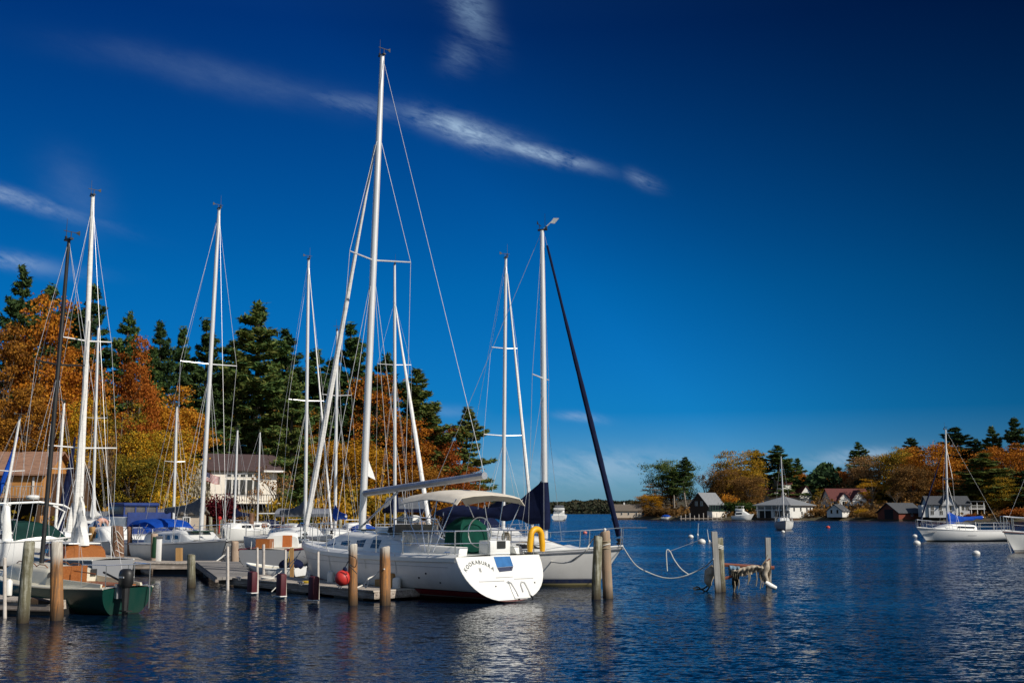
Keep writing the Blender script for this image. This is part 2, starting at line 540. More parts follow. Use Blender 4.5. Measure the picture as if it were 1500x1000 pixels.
FOL = {
    'pine': foliage('pine_needles', [(0.020, 0.046, 0.017), (0.046, 0.102, 0.032), (0.109, 0.160, 0.038), (0.174, 0.174, 0.043)], .1),
    'dark': foliage('dark_needles', [(0.014, 0.032, 0.016), (0.030, 0.065, 0.024), (0.068, 0.101, 0.027)], .1),
    'orange': foliage('orange_leaves', [(0.146, 0.040, 0.009), (0.381, 0.123, 0.011), (0.538, 0.207, 0.016), (0.470, 0.246, 0.022)]),
    'red': foliage('russet_leaves', [(.11, .022, .008), (.26, .062, .010), (.38, .12, .014)]),
    'rust': foliage('rust_leaves', [(0.108, 0.041, 0.010), (0.288, 0.120, 0.014), (0.480, 0.228, 0.024)]),
    'gold': foliage('gold_leaves', [(.20, .09, .006), (.46, .22, .010), (.58, .30, .018), (.32, .24, .02)]),
    'olive': foliage('olive_leaves', [(0.060, 0.066, 0.010), (0.180, 0.144, 0.017), (0.384, 0.240, 0.019), (0.480, 0.240, 0.017)]),
    'brown': foliage('brown_leaves', [(0.081, 0.049, 0.019), (0.189, 0.101, 0.030), (0.324, 0.162, 0.041)]),
    'tan': foliage('tan_leaves', [(0.189, 0.115, 0.047), (0.324, 0.196, 0.081), (0.378, 0.176, 0.054)]),
    'burgundy': foliage('burgundy_leaves', [(.05, .004, .010), (.10, .008, .015), (.15, .02, .015)]),
    'far': foliage('far_wood_leaves', [(.010, .020, .014), (.018, .032, .020), (.045, .035, .018), (.03, .04, .022)], .05),
    'green': foliage('shrub_leaves', [(.012, .03, .008), (.03, .06, .012), (.06, .09, .016)]),
    'white': foliage('pale_blossom', [(.25, .2, .08), (.6, .56, .48), (.7, .66, .6)]),
}
BARK = wood('grey_brown_bark', (.14, .115, .09), (.07, .055, .042), 'Z', rough=.95)
BARKP = wood('pale_bark', (.34, .30, .25), (.2, .17, .14), 'Z', rough=.95)


def leaves_mesh(name, c, size, aspect=1.6, flat=0.0, up=None):
    "one diamond per leaf clump at each centre"
    n = len(c)
    a = rng.normal(size=(n, 3)); a[:, 2] *= (1 - flat)
    if up is not None: a = a * .6 + up
    a /= np.linalg.norm(a, axis=1)[:, None] + 1e-9
    b = rng.normal(size=(n, 3)); b[:, 2] *= (1 - flat * .6)
    b -= a * (a * b).sum(1)[:, None]; b /= np.linalg.norm(b, axis=1)[:, None] + 1e-9
    s = (size * rng.uniform(.6, 1.3, n))[:, None] if np.isscalar(size) else size[:, None]
    vs = np.stack([c - a * s * aspect * .5, c + b * s * .5, c + a * s * aspect * .5, c - b * s * .5], 1).reshape(-1, 3)
    me = bpy.data.meshes.new(name)
    me.vertices.add(4 * n); me.vertices.foreach_set('co', vs.astype(np.float32).ravel())
    me.loops.add(4 * n); me.loops.foreach_set('vertex_index', np.arange(4 * n, dtype=np.int32))
    me.polygons.add(n); me.polygons.foreach_set('loop_start', np.arange(0, 4 * n, 4, dtype=np.int32))
    me.polygons.foreach_set('loop_total', np.full(n, 4, np.int32))
    me.update(calc_edges=True)
    return me


def mesh_of(mb):
    me = bpy.data.meshes.new('trunk')
    me.from_pydata(mb.v, [], mb.f); me.materials.append(BARK); me.update()
    return me


def proto_pine(seed, bare=.12, full=1.0, tr=.38):
    "white pine 24 m tall, 4.5 m radius: whorls of plumed limbs with gaps between"
    r = random.Random(seed); tb = MB(); C = []
    Ht = 24.0; R = 4.6
    lean = r.uniform(-.4, .4)
    tp = [(lean * (k / 8) ** 2, .25 * sin(k * .8 + seed), Ht * k / 8) for k in range(9)]
    tb.tube(tp, [tr * (1 - k / 8.6) + .03 for k in range(9)], 7)
    z = Ht * bare
    while z < Ht - .5:
        h = z / Ht
        prof = R * min(1, (h - bare + .16) * 3.2) * (1 - h) ** .85 * 1.25 + .2
        nb = r.choice((4, 5, 5, 6)) if h < .85 else 4
        a0 = r.random() * 6.28
        tier = r.uniform(.8, 1.1)
        for k in range(nb):
            if r.random() < .12: continue
            zk = z + r.uniform(-.25, .25)
            a = a0 + 6.283 * k / nb + r.uniform(-.45, .45)
            L = prof * r.uniform(.5, 1.2) * full * tier
            rise = r.uniform(.0, .3) + (h - .5) * .5
            kx = lean * h * h; ky = .25 * sin(h * 6.4 + seed)
            fz = lambda t: zk + L * (rise * t - .2 * t * t + .2 * t ** 4)
            pts = [(kx + cos(a) * L * t, ky + sin(a) * L * t, fz(t)) for t in (0, .35, .7, 1)]
            if L > 1: tb.tube(pts, [.07, .05, .03, .015], 4)
            nt = int(18 + L * 84)
            t = rng.uniform(.15, 1.08, nt) ** .75
            wdt = .14 + .25 * L * np.sin(np.clip(t, 0, 1) * 2.6) * .8
            lat = rng.normal(size=nt) * wdt * .55
            vz = np.abs(rng.normal(size=nt)) * (.13 + .035 * L) * rng.choice((1, 1, -.6), nt)
            C.append(np.stack([kx + cos(a) * L * t - sin(a) * lat, ky + sin(a) * L * t + cos(a) * lat, fz(t) + vz + .08], 1))
        z += r.uniform(.75, 1.4) * (1.2 - .55 * h)
    C.append(np.stack([rng.normal(size=60) * .25 + lean, rng.normal(size=60) * .25 + .25 * sin(6.4 + seed), Ht - rng.uniform(-.3, 1.6, 60)], 1))
    c = np.concatenate(C)
    return mesh_of(tb), leaves_mesh('crown', c, .17, 4.2, flat=.3), Ht, 1.75 * R


def proto_broad(seed, Ht=17.0, R=4.6, nleaf=22000, base=.14, gap=.5, size=.21, tall=1.0, nclump=135):
    "broadleaf tree: forking limbs, leaves in clumps over an uneven crown"
    r = random.Random(seed); tb = MB(); cl = []
    fork = Ht * (base + .14)
    tb.tube([(0, 0, 0), (.1, .05, fork * .5), (r.uniform(-.3, .3), r.uniform(-.3, .3), fork), (r.uniform(-.6, .6), r.uniform(-.6, .6), Ht * .62), (r.uniform(-.8, .8), r.uniform(-.8, .8), Ht * .93)], [.34, .27, .22, .12, .02], 7)
    ph = [r.random() * 6.28 for _ in range(4)]
    def Rd(a, e):      # uneven outline
        return 1 + .17 * sin(2 * a + ph[0]) + .14 * sin(3 * a + ph[1] + 2 * e) + .12 * sin(5 * e + ph[2]) + .08 * sin(5 * a + ph[3])
    zc = Ht * (base + 1) / 2; rz = Ht * (1 - base) / 2
    for k in range(nclump):
        e = math.asin(r.uniform(-.95, 1)); a = r.random() * 6.283
        q = r.uniform(.35, 1) ** .5 * Rd(a, e)
        p = V((cos(a) * cos(e) ** .8 * R * q, sin(a) * cos(e) ** .8 * R * q, zc + sin(e) * rz * min(q, 1.06)))
        if p.z < zc: p.x *= .75 + .25 * (p.z / zc); p.y *= .75 + .25 * (p.z / zc)
        cl.append((p, r.uniform(.55, 1.25)))
    for i in range(9):
        p = cl[i * 7 % nclump][0]
        s = V((0, 0, fork * r.uniform(.75, 1.6)))
        mid = s.lerp(p, .5) + V((0, 0, .8))
        tb.tube([s, s.lerp(mid, .5) + V((0, 0, .1)), mid, p], [.15, .11, .07, .02], 5)
        for j in range(5):
            q = cl[(i * 7 + j * 13 + 3) % nclump][0]
            if (q - mid).length < R * 1.0: tb.tube([mid, mid.lerp(q, .5) + V((0, 0, .3)), q], [.05, .035, .012], 4)
    C = []; U = []
    per = nleaf // nclump
    for p, s in cl:
        n = int(per * s ** 2 * (1 if r.random() > gap else .45))
        c = rng.normal(size=(n, 3)) * np.array([.85, .85, .38]) * s * R / 6.4
        C.append(c + np.array(p))
    c = np.concatenate(C)
    c = c[c[:, 2] > Ht * base * .5]
    return mesh_of(tb), leaves_mesh('crown', c, size, 1.4, flat=.25), Ht, 2 * R


def proto_bare(seed, Ht=12.0, R=4.5, twigs=1500):
    r = random.Random(seed); tb = MB(); C = []
    def grow(p, d, L, rad, lev):
        q = p + d * L
        mid = p.lerp(q, .5) + V((r.uniform(-1, 1), r.uniform(-1, 1), r.uniform(-.3, .6))) * L * .07
        tb.tube([p, mid, q], [rad, rad * .8, rad * .55], 5 if lev < 2 else 3)
        if lev >= 4:
            C.append(np.array(q) + rng.normal(size=(5, 3)) * .35); return
        for _ in range(r.choice((2, 3, 3)) if lev else 4):
            nd = (d + V((r.uniform(-1, 1), r.uniform(-1, 1), r.uniform(-.1, .7))) * .75).normalized()
            grow(q if r.random() > .3 else mid, nd, L * r.uniform(.6, .85), rad * .55, lev + 1)
    grow(V((0, 0, 0)), V((.05, 0, 1)), Ht * .3, .22, 0)
    return mesh_of(tb), leaves_mesh('crown', np.concatenate(C), .3, 1.5), Ht, 2 * R


def proto_bush(seed, nleaf=5200):
    r = random.Random(seed); tb = MB(); C = []
    for k in range(16):
        a = r.random() * 6.28; e = r.uniform(.3, 1)
        p = V((cos(a) * 1.4 * sqrt(1 - e * e * .6) * r.uniform(.5, 1), sin(a) * 1.4 * r.uniform(.4, 1), 1.9 * e * r.uniform(.6, 1)))
        tb.tube([(0, 0, 0), p * .5 + V((0, 0, .1)), p], [.05, .03, .01], 4)
        C.append(rng.normal(size=(nleaf // 16, 3)) * np.array([.42, .42, .33]) + np.array(p))
    c = np.concatenate(C); c[:, 2] = np.abs(c[:, 2])
    return mesh_of(tb), leaves_mesh('crown', c, .14, 1.5), 2.2, 3.2


PROTO = {'pine': [proto_pine(s, b) for s, b in ((1, .1), (2, .2), (3, .14), (4, .08))],
         'snag': [proto_pine(11, .48, tr=.2), proto_pine(12, .42, .9, tr=.2)],
         'broad': [proto_broad(21), proto_broad(22, R=4.3), proto_broad(23, gap=.45), proto_broad(24, Ht=16.5, R=4.5, gap=.45)],
         'round': [proto_broad(26, Ht=13, R=5.6, nleaf=30000, base=.1, nclump=210), proto_broad(27, Ht=13, R=5.4, nleaf=26000, base=.1, gap=.5, nclump=190), proto_broad(28, Ht=14, R=5.6, nleaf=28000, base=.08, gap=.45, nclump=200)],
         'loose': [proto_broad(31, Ht=16, R=4.2, nleaf=10000, gap=.55, size=.2), proto_broad(32, Ht=16, R=4.0, nleaf=10000, gap=.5, size=.2, nclump=90)],
         'bare': [proto_bare(41), proto_bare(42), proto_bare(43)],
         'bush': [proto_bush(51), proto_bush(52)]}
_cnt = {}


def tree(kind, col, px, top, D, wpx, label, name, group, gz, bark=BARK):
    if kind == 'broad' and (ZZ(top, D) - gz(px, D)) / (wpx * 1.1 / F * D) < 1.5: kind = 'round'
    i = _cnt.get(kind, 0); _cnt[kind] = i + 1
    tr, cr, h0, w0 = PROTO[kind][i % len(PROTO[kind])]
    g = gz(px, D) - .15
    q = P(px, D, g)
    ht = ZZ(top, D) - g
    wd = wpx / F * D * (1.3 if kind == 'pine' else 1.1)
    r = thing(name, label, 'shrub' if kind == 'bush' else 'tree', q, random.Random(i * 7 + len(kind)).random() * 6.28, group)
    r.scale = (wd / w0, wd / w0, ht / h0)
    for nm, me, mt in (('trunk' if kind != 'bush' else 'stem', tr, bark), ('crown' if kind != 'bush' else 'foliage', cr, FOL[col])):
        o = bpy.data.objects.new(nm, me); COL.objects.link(o); o.parent = r
        if not me.materials: me.materials.append(mt)
        o.material_slots[0].link = 'OBJECT'; o.material_slots[0].material = mt
    return r


LEFT = [
    # back row of pines
    ('pine', 'dark', 15, 394, 128, 88, 'dark pine at the far left edge, its tip highest over the brown lodge'),
    ('pine', 'pine', 62, 419, 134, 95, 'broad pine just left of the black mast, behind the orange maples'),
    ('pine', 'dark', 122, 420, 134, 90, 'tall dark pine behind the twin white masts'),
    ('pine', 'pine', 172, 460, 134, 70, 'pine with an open crown right of the twin white masts, above the russet maple'),
    ('pine', 'dark', 226, 473, 140, 72, 'narrow dark pine left of the tall mast of the blue canvas sloop'),
    ('pine', 'pine', 257, 480, 146, 56, 'thin pine tip between the narrow dark pine and the tall silver mast'),
    ('pine', 'dark', 292, 468, 146, 80, 'dark pine directly behind the tall silver mast'),
    ('pine', 'pine', 366, 444, 150, 125, 'tallest broad pine of the hillside, over the cream house'),
    ('pine', 'dark', 412, 486, 156, 100, 'wide dark pine right of the tallest pine over the cream house'),
    ('pine', 'pine', 452, 512, 158, 80, 'pine behind the slim mast right of the cream house'),
    ('pine', 'pine', 508, 474, 158, 96, 'tall pine behind the big white sloop mast, ragged at the top'),
    ('pine', 'dark', 560, 520, 164, 84, 'dark pine between the big sloop mast and the next mast to its right'),
    ('pine', 'pine', 606, 543, 168, 105, 'pine with wide side limbs reaching right over the rust coloured trees'),
    ('pine', 'pine', 682, 598, 192, 76, 'lone pine at the end of the point, clear of the wood'),
    ('pine', 'dark', 640, 612, 178, 62, 'small dark pine left of the lone pine on the point'),
    ('pine', 'dark', 90, 452, 150, 80, 'shaded pine half hidden behind the black mast'),
    ('pine', 'dark', 330, 500, 160, 90, 'shaded pine filling the gap left of the tallest pine'),
    ('pine', 'dark', 478, 525, 172, 80, 'shaded pine in the gap left of the ragged tall pine'),
    ('pine', 'dark', 535, 545, 176, 80, 'shaded pine in the gap behind the big sloop mast'),
    ('pine', 'pine', 425, 548, 142, 70, 'mid green pine low behind the right end of the cream house'),
    ('pine', 'pine', 212, 512, 138, 62, 'mid green pine right of the russet maple'),
    ('pine', 'pine', 345, 520, 148, 80, 'mid green pine low under the tallest broad pine'),
    ('pine', 'dark', 200, 520, 152, 70, 'shaded pine low behind the russet maple'),
    # broadleaf trees in colour
    ('broad', 'orange', 46, 446, 114, 118, 'big orange maple above the brown lodge, left of the black mast'),
    ('broad', 'rust', -6, 470, 110, 96, 'rust brown tree cut by the left edge, above the lodge'),
    ('broad', 'orange', 100, 505, 118, 86, 'orange maple between the black mast and the twin white masts'),
    ('broad', 'red', 190, 506, 124, 70, 'russet red maple right of the twin white masts'),
    ('broad', 'gold', 118, 590, 108, 84, 'golden tree low behind the twin white masts'),
    ('broad', 'rust', 30, 560, 106, 86, 'rust tree low above the lodge roof'),
    ('loose', 'olive', 168, 590, 112, 80, 'thin olive tree with bare limbs, right of the twin white masts'),
    ('broad', 'orange', 248, 566, 130, 86, 'orange tree left of the tall silver mast, below the dark pines'),
    ('broad', 'gold', 226, 628, 112, 96, 'golden yellow tree low, left of the tall silver mast'),
    ('broad', 'olive', 188, 660, 108, 84, 'olive gold tree low above the blue flybridge cruiser'),
    ('broad', 'gold', 336, 566, 160, 104, 'bright yellow tree rising behind the cream house'),
    ('broad', 'orange', 288, 600, 152, 56, 'orange yellow tree behind the tall silver mast, left of the cream house'),
    ('loose', 'orange', 386, 596, 158, 76, 'thin orange tree behind the right end of the cream house'),
    ('loose', 'rust', 432, 600, 150, 90, 'sparse rust tree right of the cream house'),
    ('broad', 'gold', 462, 650, 150, 66, 'gold tree behind the slim masts right of the cream house'),
    ('broad', 'orange', 545, 556, 158, 96, 'orange maple right of the big sloop mast, under the pines'),
    ('broad', 'gold', 505, 640, 146, 96, 'pale gold tree low, left of the big sloop mast'),
    ('broad', 'orange', 580, 606, 160, 84, 'orange tree behind the mast with the white furled jib'),
    ('broad', 'red', 630, 628, 170, 84, 'dark russet tree under the pine with wide side limbs'),
    ('broad', 'red', 655, 676, 176, 74, 'red rust tree low beside the lone pine on the point'),
    ('broad', 'rust', 600, 676, 160, 86, 'rust tree low over the boat lift canopy'),
    ('broad', 'red', 690, 716, 182, 50, 'low russet tree under the lone pine on the point'),
    ('bare', 'tan', 404, 670, 126, 70, 'bare tan tree with fine twigs in front of the cream house'),
    ('bare', 'tan', 372, 706, 124, 40, 'bare young tree before the windows of the cream house'),
    ('bare', 'brown', 160, 610, 104, 50, 'bare grey tree standing low right of the twin white masts'),
    ('bare', 'brown', 476, 690, 138, 60, 'bare brown tree right of the green shrub'),
    ('bush', 'burgundy', 324, 730, 116, 40, 'burgundy shrub below the cream house'),
    ('bush', 'green', 436, 732, 124, 44, 'dark green shrub on the bank right of the cream house'),
    ('bush', 'olive', 408, 738, 118, 40, 'olive shrub under the bare tan tree'),
    ('bush', 'white', 285, 684, 118, 34, 'pale flowered tall shrub left of the cream house'),
    ('bush', 'tan', 360, 752, 118, 36, 'tan shrub in front of the cream house'),
    ('bush', 'gold', 250, 724, 106, 52, 'golden shrub left of the tall silver mast, at the water'),
    ('bush', 'olive', 545, 722, 140, 70, 'olive shrub behind the big sloop mast'),
    ('bush', 'olive', 480, 726, 132, 60, 'yellowish shrub on the bank behind the slim masts'),
    ('bush', 'rust', 625, 722, 158, 66, 'rust shrub on the bank behind the boat lift canopy'),
]
KINDNAME = {'pine': 'pine_tree', 'snag': 'pine_tree', 'broad': 'maple_tree', 'loose': 'thin_tree', 'bare': 'bare_tree', 'bush': 'shrub'}
for k, c, px, top, D, w, lab in LEFT:
    tree(k, c, px, top, D, w, lab, KINDNAME[k], 'trees and shrubs behind the marina', gz_left)
RIGHT = [
    ('broad', 'pine', 984, 672, 398, 62, 'loose green tree at the left tip of the right shore'),
    ('snag', 'dark', 1004, 669, 388, 48, 'pine on a tall bare trunk, left of the grey roofed cottage'),
    ('snag', 'pine', 988, 684, 386, 50, 'leaning pine with a pale trunk at the left tip of the right shore'),
    ('broad', 'gold', 952, 722, 386, 34, 'small golden tree right of the beige boathouse'),
    ('loose', 'brown', 968, 706, 392, 50, 'brown thinning tree right of the beige boathouse'),
    ('bare', 'tan', 1034, 684, 400, 36, 'bare pale tree behind the grey roofed cottage'),
    ('broad', 'olive', 1084, 662, 392, 70, 'large olive gold tree right of the grey roofed cottage'),
    ('broad', 'brown', 1062, 684, 386, 46, 'brown tree behind the ridge of the grey roofed cottage'),
    ('pine', 'dark', 1112, 660, 410, 48, 'dark pine between the olive gold tree and the broad pine'),
    ('pine', 'pine', 1140, 653, 404, 66, 'broad tall pine behind the white boathouse'),
    ('broad', 'brown', 1098, 694, 376, 44, 'brown tree with a pale trunk left of the white boathouse'),
    ('broad', 'orange', 1128, 696, 414, 42, 'orange tree left of the red roofed white house'),
    ('broad', 'orange', 1168, 688, 416, 30, 'orange tree right of the moored sloop mast'),
    ('pine', 'pine', 1168, 671, 420, 30, 'small pine tip right of the moored sloop mast'),
    ('bare', 'brown', 1072, 722, 366, 26, 'bare brown sapling by the grey roofed cottage'),
    ('bush', 'orange', 1068, 724, 364, 22, 'orange shrub right of the grey roofed cottage'),
    ('bush', 'green', 1086, 736, 362, 46, 'clipped green hedge shrub above the gazebo'),
    ('pine', 'dark', 1202, 684, 436, 44, 'dark pine right of the red roofed white house'),
    ('pine', 'dark', 1230, 684, 440, 44, 'dark pine left of the lone tall pine'),
    ('pine', 'pine', 1263, 648, 404, 44, 'lone tall pine with tiered limbs above the maroon roofed house'),
    ('broad', 'rust', 1215, 696, 420, 46, 'rust tree behind the small white shed'),
    ('broad', 'red', 1246, 690, 396, 36, 'russet tree left under the lone tall pine'),
    ('loose', 'olive', 1203, 716, 378, 20, 'thin olive tree right of the white boathouse'),
    ('bare', 'brown', 1204, 722, 350, 26, 'bare brown tree beside the white boathouse'),
    ('broad', 'tan', 1288, 666, 388, 78, 'large tan pink tree above the maroon roofed house'),
    ('loose', 'gold', 1278, 700, 352, 36, 'thin golden tree right of the maroon roofed two gabled house'),
    ('broad', 'olive', 1322, 654, 376, 62, 'olive brown tree between the tan pink tree and the big orange tree'),
    ('pine', 'dark', 1342, 642, 390, 58, 'dark pine tip left of the anchored sloop mast'),
    ('broad', 'orange', 1372, 654, 350, 92, 'big rust gold tree behind the anchored sloop mast'),
    ('broad', 'brown', 1336, 680, 344, 60, 'dull brown tree above the red boathouse'),
    ('pine', 'dark', 1402, 626, 366, 82, 'very wide dark pine right of the anchored sloop mast'),
    ('pine', 'dark', 1432, 644, 360, 62, 'dark pine right of the very wide pine'),
    ('pine', 'pine', 1462, 625, 352, 48, 'pine with a pointed crown near the right edge'),
    ('pine', 'dark', 1498, 612, 346, 52, 'dark pine at the right edge, highest there'),
    ('broad', 'orange', 1478, 648, 330, 76, 'rust gold tree near the right edge under the pointed pine'),
    ('pine', 'pine', 1444, 664, 314, 92, 'full green fir right of the shaded white house, reaching the shore'),
    ('broad', 'olive', 1470, 700, 308, 56, 'olive tree low near the right edge'),
    ('pine', 'dark', 1500, 690, 308, 60, 'dark fir cut by the right edge'),
    ('loose', 'brown', 1418, 690, 322, 34, 'thin brown tree beside the shaded white house porch'),
    ('bare', 'brown', 1312, 712, 340, 34, 'bare brown tree above the red boathouse'),
    ('bush', 'red', 1492, 744, 296, 38, 'dark red shrub at the shore by the right edge'),
    ('bush', 'gold', 1262, 746, 326, 16, 'golden shrub right of the small white shed'),
    ('bush', 'brown', 1275, 748, 322, 30, 'brown shrub left of the red boathouse'),
    ('bush', 'brown', 1200, 746, 336, 26, 'brown shrub on the bank right of the white boathouse'),
    ('bush', 'red', 1426, 752, 303, 20, 'small red shrub by the shaded white house porch'),
    ('bush', 'brown', 966, 744, 379, 40, 'brown waterside shrub right of the beige boathouse'),
]
for k, c, px, top, D, w, lab in RIGHT:
    tree(k, c, px, top, D, w, lab, KINDNAME[k], 'trees and shrubs along the right shore', gz_right, BARKP if k in ('snag', 'bare', 'loose') else BARK)


def mass(name, label, pts, size, cols, seed):
    me = leaves_mesh(name, np.array(pts), size, 1.5)
    me.materials.append(cols)
    o = bpy.data.objects.new(name, me); COL.objects.link(o)
    return tag(o, label, 'forest', kind='stuff')


rr = random.Random(5); pts = []
for k in range(15000):
    px = rr.uniform(-260, 706); D = interp(px, SHL) + rr.uniform(34, 80)
    h = rr.random() ** 1.3 * (9 + 3 * sin(px * .05)) * (1 if px < 660 else .6)
    q = P(px, D, 0); pts.append((q.x, q.y, gz_left(px, D) + h))
mass('undergrowth', 'dim undergrowth and far trunks deep in the wood behind the marina', pts, 1.1, FOL['dark'], 1)
pts = []
for k in range(9000):
    px = rr.uniform(-200, 690); D = interp(px, SHL) + rr.uniform(3, 22)
    h = rr.random() ** 2 * (.9 + 1.0 * sin(px * .09) ** 2) * (.35 if 285 < px < 415 else 1)
    q = P(px, D, 0); pts.append((q.x, q.y, gz_left(px, D) + h))
mass('ground_cover', 'brown and olive brush along the bank behind the marina', pts, .42, FOL['olive'], 1)
pts = []
for k in range(16000):
    px = rr.uniform(1020, 1640); D = interp(px, SHR) + rr.uniform(66, 130)
    h = rr.random() ** .9 * (9 + 3 * sin(px * .043) + 2 * sin(px * .11)) * smooth(1020, 1080, px)
    q = P(px, D, 0); pts.append((q.x, q.y, gz_right(px, D) + h))
mass('wood', 'dark continuous wood behind the houses of the right shore', pts, 1.6, FOL['dark'], 1)
pts = []
for k in range(7000):
    px = rr.uniform(942, 1640); D = interp(px, SHR) + rr.uniform(2, 30)
    h = rr.random() ** 2.2 * (.7 + .09 * (D - interp(px, SHR)) + .6 * sin(px * .07) ** 2)
    q = P(px, D, 0); pts.append((q.x, q.y, gz_right(px, D) + h))
mass('ground_cover', 'brown brush along the right shore', pts, .75, FOL['brown'], 1)
pts = []
for k in range(26000):
    px = rr.uniform(560, 1100); D = rr.uniform(1512, 1760)
    top = interp(px, [(300, 10), (700, 11), (800, 9), (870, 13), (930, 11), (1000, 14), (1200, 10)])
    z = .5 + (top - .5) * smooth(1505, 1700, D) + rr.random() * (8 + 2.5 * mnoise.noise(V((px * .06, 0, 0))))
    q = P(px, D, 0); pts.append((q.x, q.y, z))
mass('far_forest', 'far low forest on the opposite lake shore', pts, 3.2, FOL['far'], 1)


# ------------------------------------------------------------------ buildings
WALLW = pm('white_clapboard', (.72, .71, .67), (.62, .61, .57), rough=.7, scale=1.2, stretch=(.3, .3, 10))
WALLC = pm('cream_stucco', (.76, .71, .62), (.68, .63, .54), rough=.8, scale=.6)
WALLO = wood('ochre_siding', (.50, .24, .07), (.40, .18, .05), 'X', planks=0)
WALLB = wood('brown_siding', (.10, .055, .03), (.06, .035, .02), 'X')
WALLR = wood('brick_red_siding', (.22, .06, .035), (.15, .04, .025), 'X')
WALLT = pm('beige_siding', (.60, .50, .39), (.52, .43, .33), rough=.8, scale=1.2, stretch=(.3, .3, 10))
WALLG = pm('shaded_white_clapboard', (.56, .57, .58), (.48, .49, .50), rough=.75, scale=1.2, stretch=(.3, .3, 10))  # white wall greyed so its colour holds the shade on the front
ROOFB = pm('brown_shingle', (.30, .165, .105), (.21, .115, .075), rough=.9, scale=3, stretch=(.6, 1, 1), bump=.4)
ROOFP = pm('plum_brown_shingle', (.075, .045, .045), (.05, .032, .032), rough=.9, scale=3, bump=.3)
ROOFG = pm('grey_metal_roof', (.24, .25, .26), (.18, .19, .20), rough=.55, scale=2, stretch=(3, .3, 1))
ROOFD = pm('dark_grey_shingle', (.075, .08, .09), (.05, .055, .062), rough=.9, scale=3, bump=.3)
ROOFT = pm('taupe_shingle', (.16, .13, .10), (.115, .095, .075), rough=.9, scale=3, bump=.3)
ROOFR = pm('maroon_shingle', (.13, .035, .03), (.09, .026, .024), rough=.9, scale=3, bump=.3)
DARK = pm('dark_fill', (.008, .008, .009), (.012, .012, .012), rough=.9)  # near-black standing in for shade in openings and under the lodge deck
GTRIM = pm('green_trim', (.02, .07, .05), (.015, .05, .035), rough=.6)


def gable(root, w, d, h, rh, wall, roof, o=(0, 0, 0), over=.4, z0=0.0, hip=False, wname='wall'):
    "gabled (or hipped) block, ridge along local x, front face at -y"
    ox, oy, oz = o
    a, b = w / 2, d / 2
    mb = MB()

    top = z0 + h
    prof = [(-b, z0), (b, z0), (b, top), (0, top + (0 if hip else rh)), (-b, top)]
    if hip: prof = [(-b, z0), (b, z0), (b, top), (-b, top)]
    mb.prism([V((ox - a, oy + y, oz + z)) for y, z in prof], (w, 0, 0))
    wl = mb.build(wname, wall, root)
    mb = MB(); th = .16
    if hip:
        hw = max(a - b * .8, .3)
        e = over
        base = [V((ox + sx * (a + e), oy + sy * (b + e), oz + top)) for sx, sy in ((-1, -1), (1, -1), (1, 1), (-1, 1))]
        r0, r1 = V((ox - hw, oy, oz + top + rh)), V((ox + hw, oy, oz + top + rh))
        lo = [p - V((0, 0, th)) for p in base]
        mb.add(base + [r0, r1] + lo, [(0, 1, 5, 4), (1, 2, 5), (2, 3, 4, 5), (3, 0, 4), (6, 7, 1, 0), (7, 8, 2, 1), (8, 9, 3, 2), (9, 6, 0, 3), (9, 8, 7, 6)])
    else:
        s = rh / b
        for sy in (-1, 1):
            y0, zz = sy * (b + over), top - s * over + .03
            poly = [V((0, oy + y0, oz + zz)), V((0, oy, oz + top + rh + .03)), V((0, oy, oz + top + rh + .03 + th)), V((0, oy + y0, oz + zz + th))]
            mb.prism([p + V((ox - a - over, 0, 0)) for p in poly], (w + 2 * over, 0, 0))
    rf = mb.build('roof', roof, root)
    return wl, rf


def window(root, face, u, z, ww, hh, w, d, o=(0, 0, 0), frame=WHITE, pane=GLASS, mull=1, name='window'):
    "window proud of a block's wall. face: F front(-y) R right(+x) L left(-x); u along the wall"
    ox, oy, oz = o
    def q(u, z, out):
        if face == 'F': return V((ox + u, oy - d / 2 - out, oz + z))
        if face == 'R': return V((ox + w / 2 + out, oy + u, oz + z))
        return V((ox - w / 2 - out, oy - u, oz + z))
    def slab(mb, u0, u1, z0, z1, o0, o1):
        vs = [q(a, b, c) for c in (o0, o1) for a, b in ((u0, z0), (u1, z0), (u1, z1), (u0, z1))]
        mb.add(vs, [(0, 1, 2, 3), (4, 5, 6, 7), (0, 1, 5, 4), (1, 2, 6, 5), (2, 3, 7, 6), (3, 0, 4, 7)])
    mb = MB(); t = max(.07, ww * .07)
    a, b = u - ww / 2, u + ww / 2; c, e = z - hh / 2, z + hh / 2
    slab(mb, a - t, a, c - t, e + t, .0, .07); slab(mb, b, b + t, c - t, e + t, .0, .07)
    slab(mb, a, b, e, e + t, .0, .07); slab(mb, a, b, c - t, c, .0, .07)
    for k in range(1, mull + 1):
        x = a + ww * k / (mull + 1); slab(mb, x - t * .3, x + t * .3, c, e, .025, .055)
    f = mb.build(name, frame, root)
    mb = MB(); slab(mb, a, b, c, e, .004, .024)
    mb.build('pane', pane, f)
    return f


def doorway(root, face, u, z0, ww, hh, w, d, mat=DARK, name='door', o=(0, 0, 0)):
    ox, oy, oz = o
    mb = MB()
    c = {'F': V((ox + u, oy - d / 2 - .01, oz + z0 + hh / 2)), 'R': V((ox + w / 2 + .01, oy + u, oz + z0 + hh / 2)), 'L': V((ox - w / 2 - .01, oy - u, oz + z0 + hh / 2))}[face]
    s = (ww, .07, hh) if face == 'F' else (.07, ww, hh)
    mb.box(c, s)
    return mb.build(name, mat, root)


def posts(root, pts, r, h, mat, name='post'):
    for p in pts:
        mb = MB(); mb.box((p[0], p[1], p[2] + h / 2), (r * 2, r * 2, h)); mb.build(name, mat, root)


def house(name, label, px, Y, z, rz=0.0, cat='house'):
    q = P(px, Y, z)
    return thing(name, label, cat, q, rz)


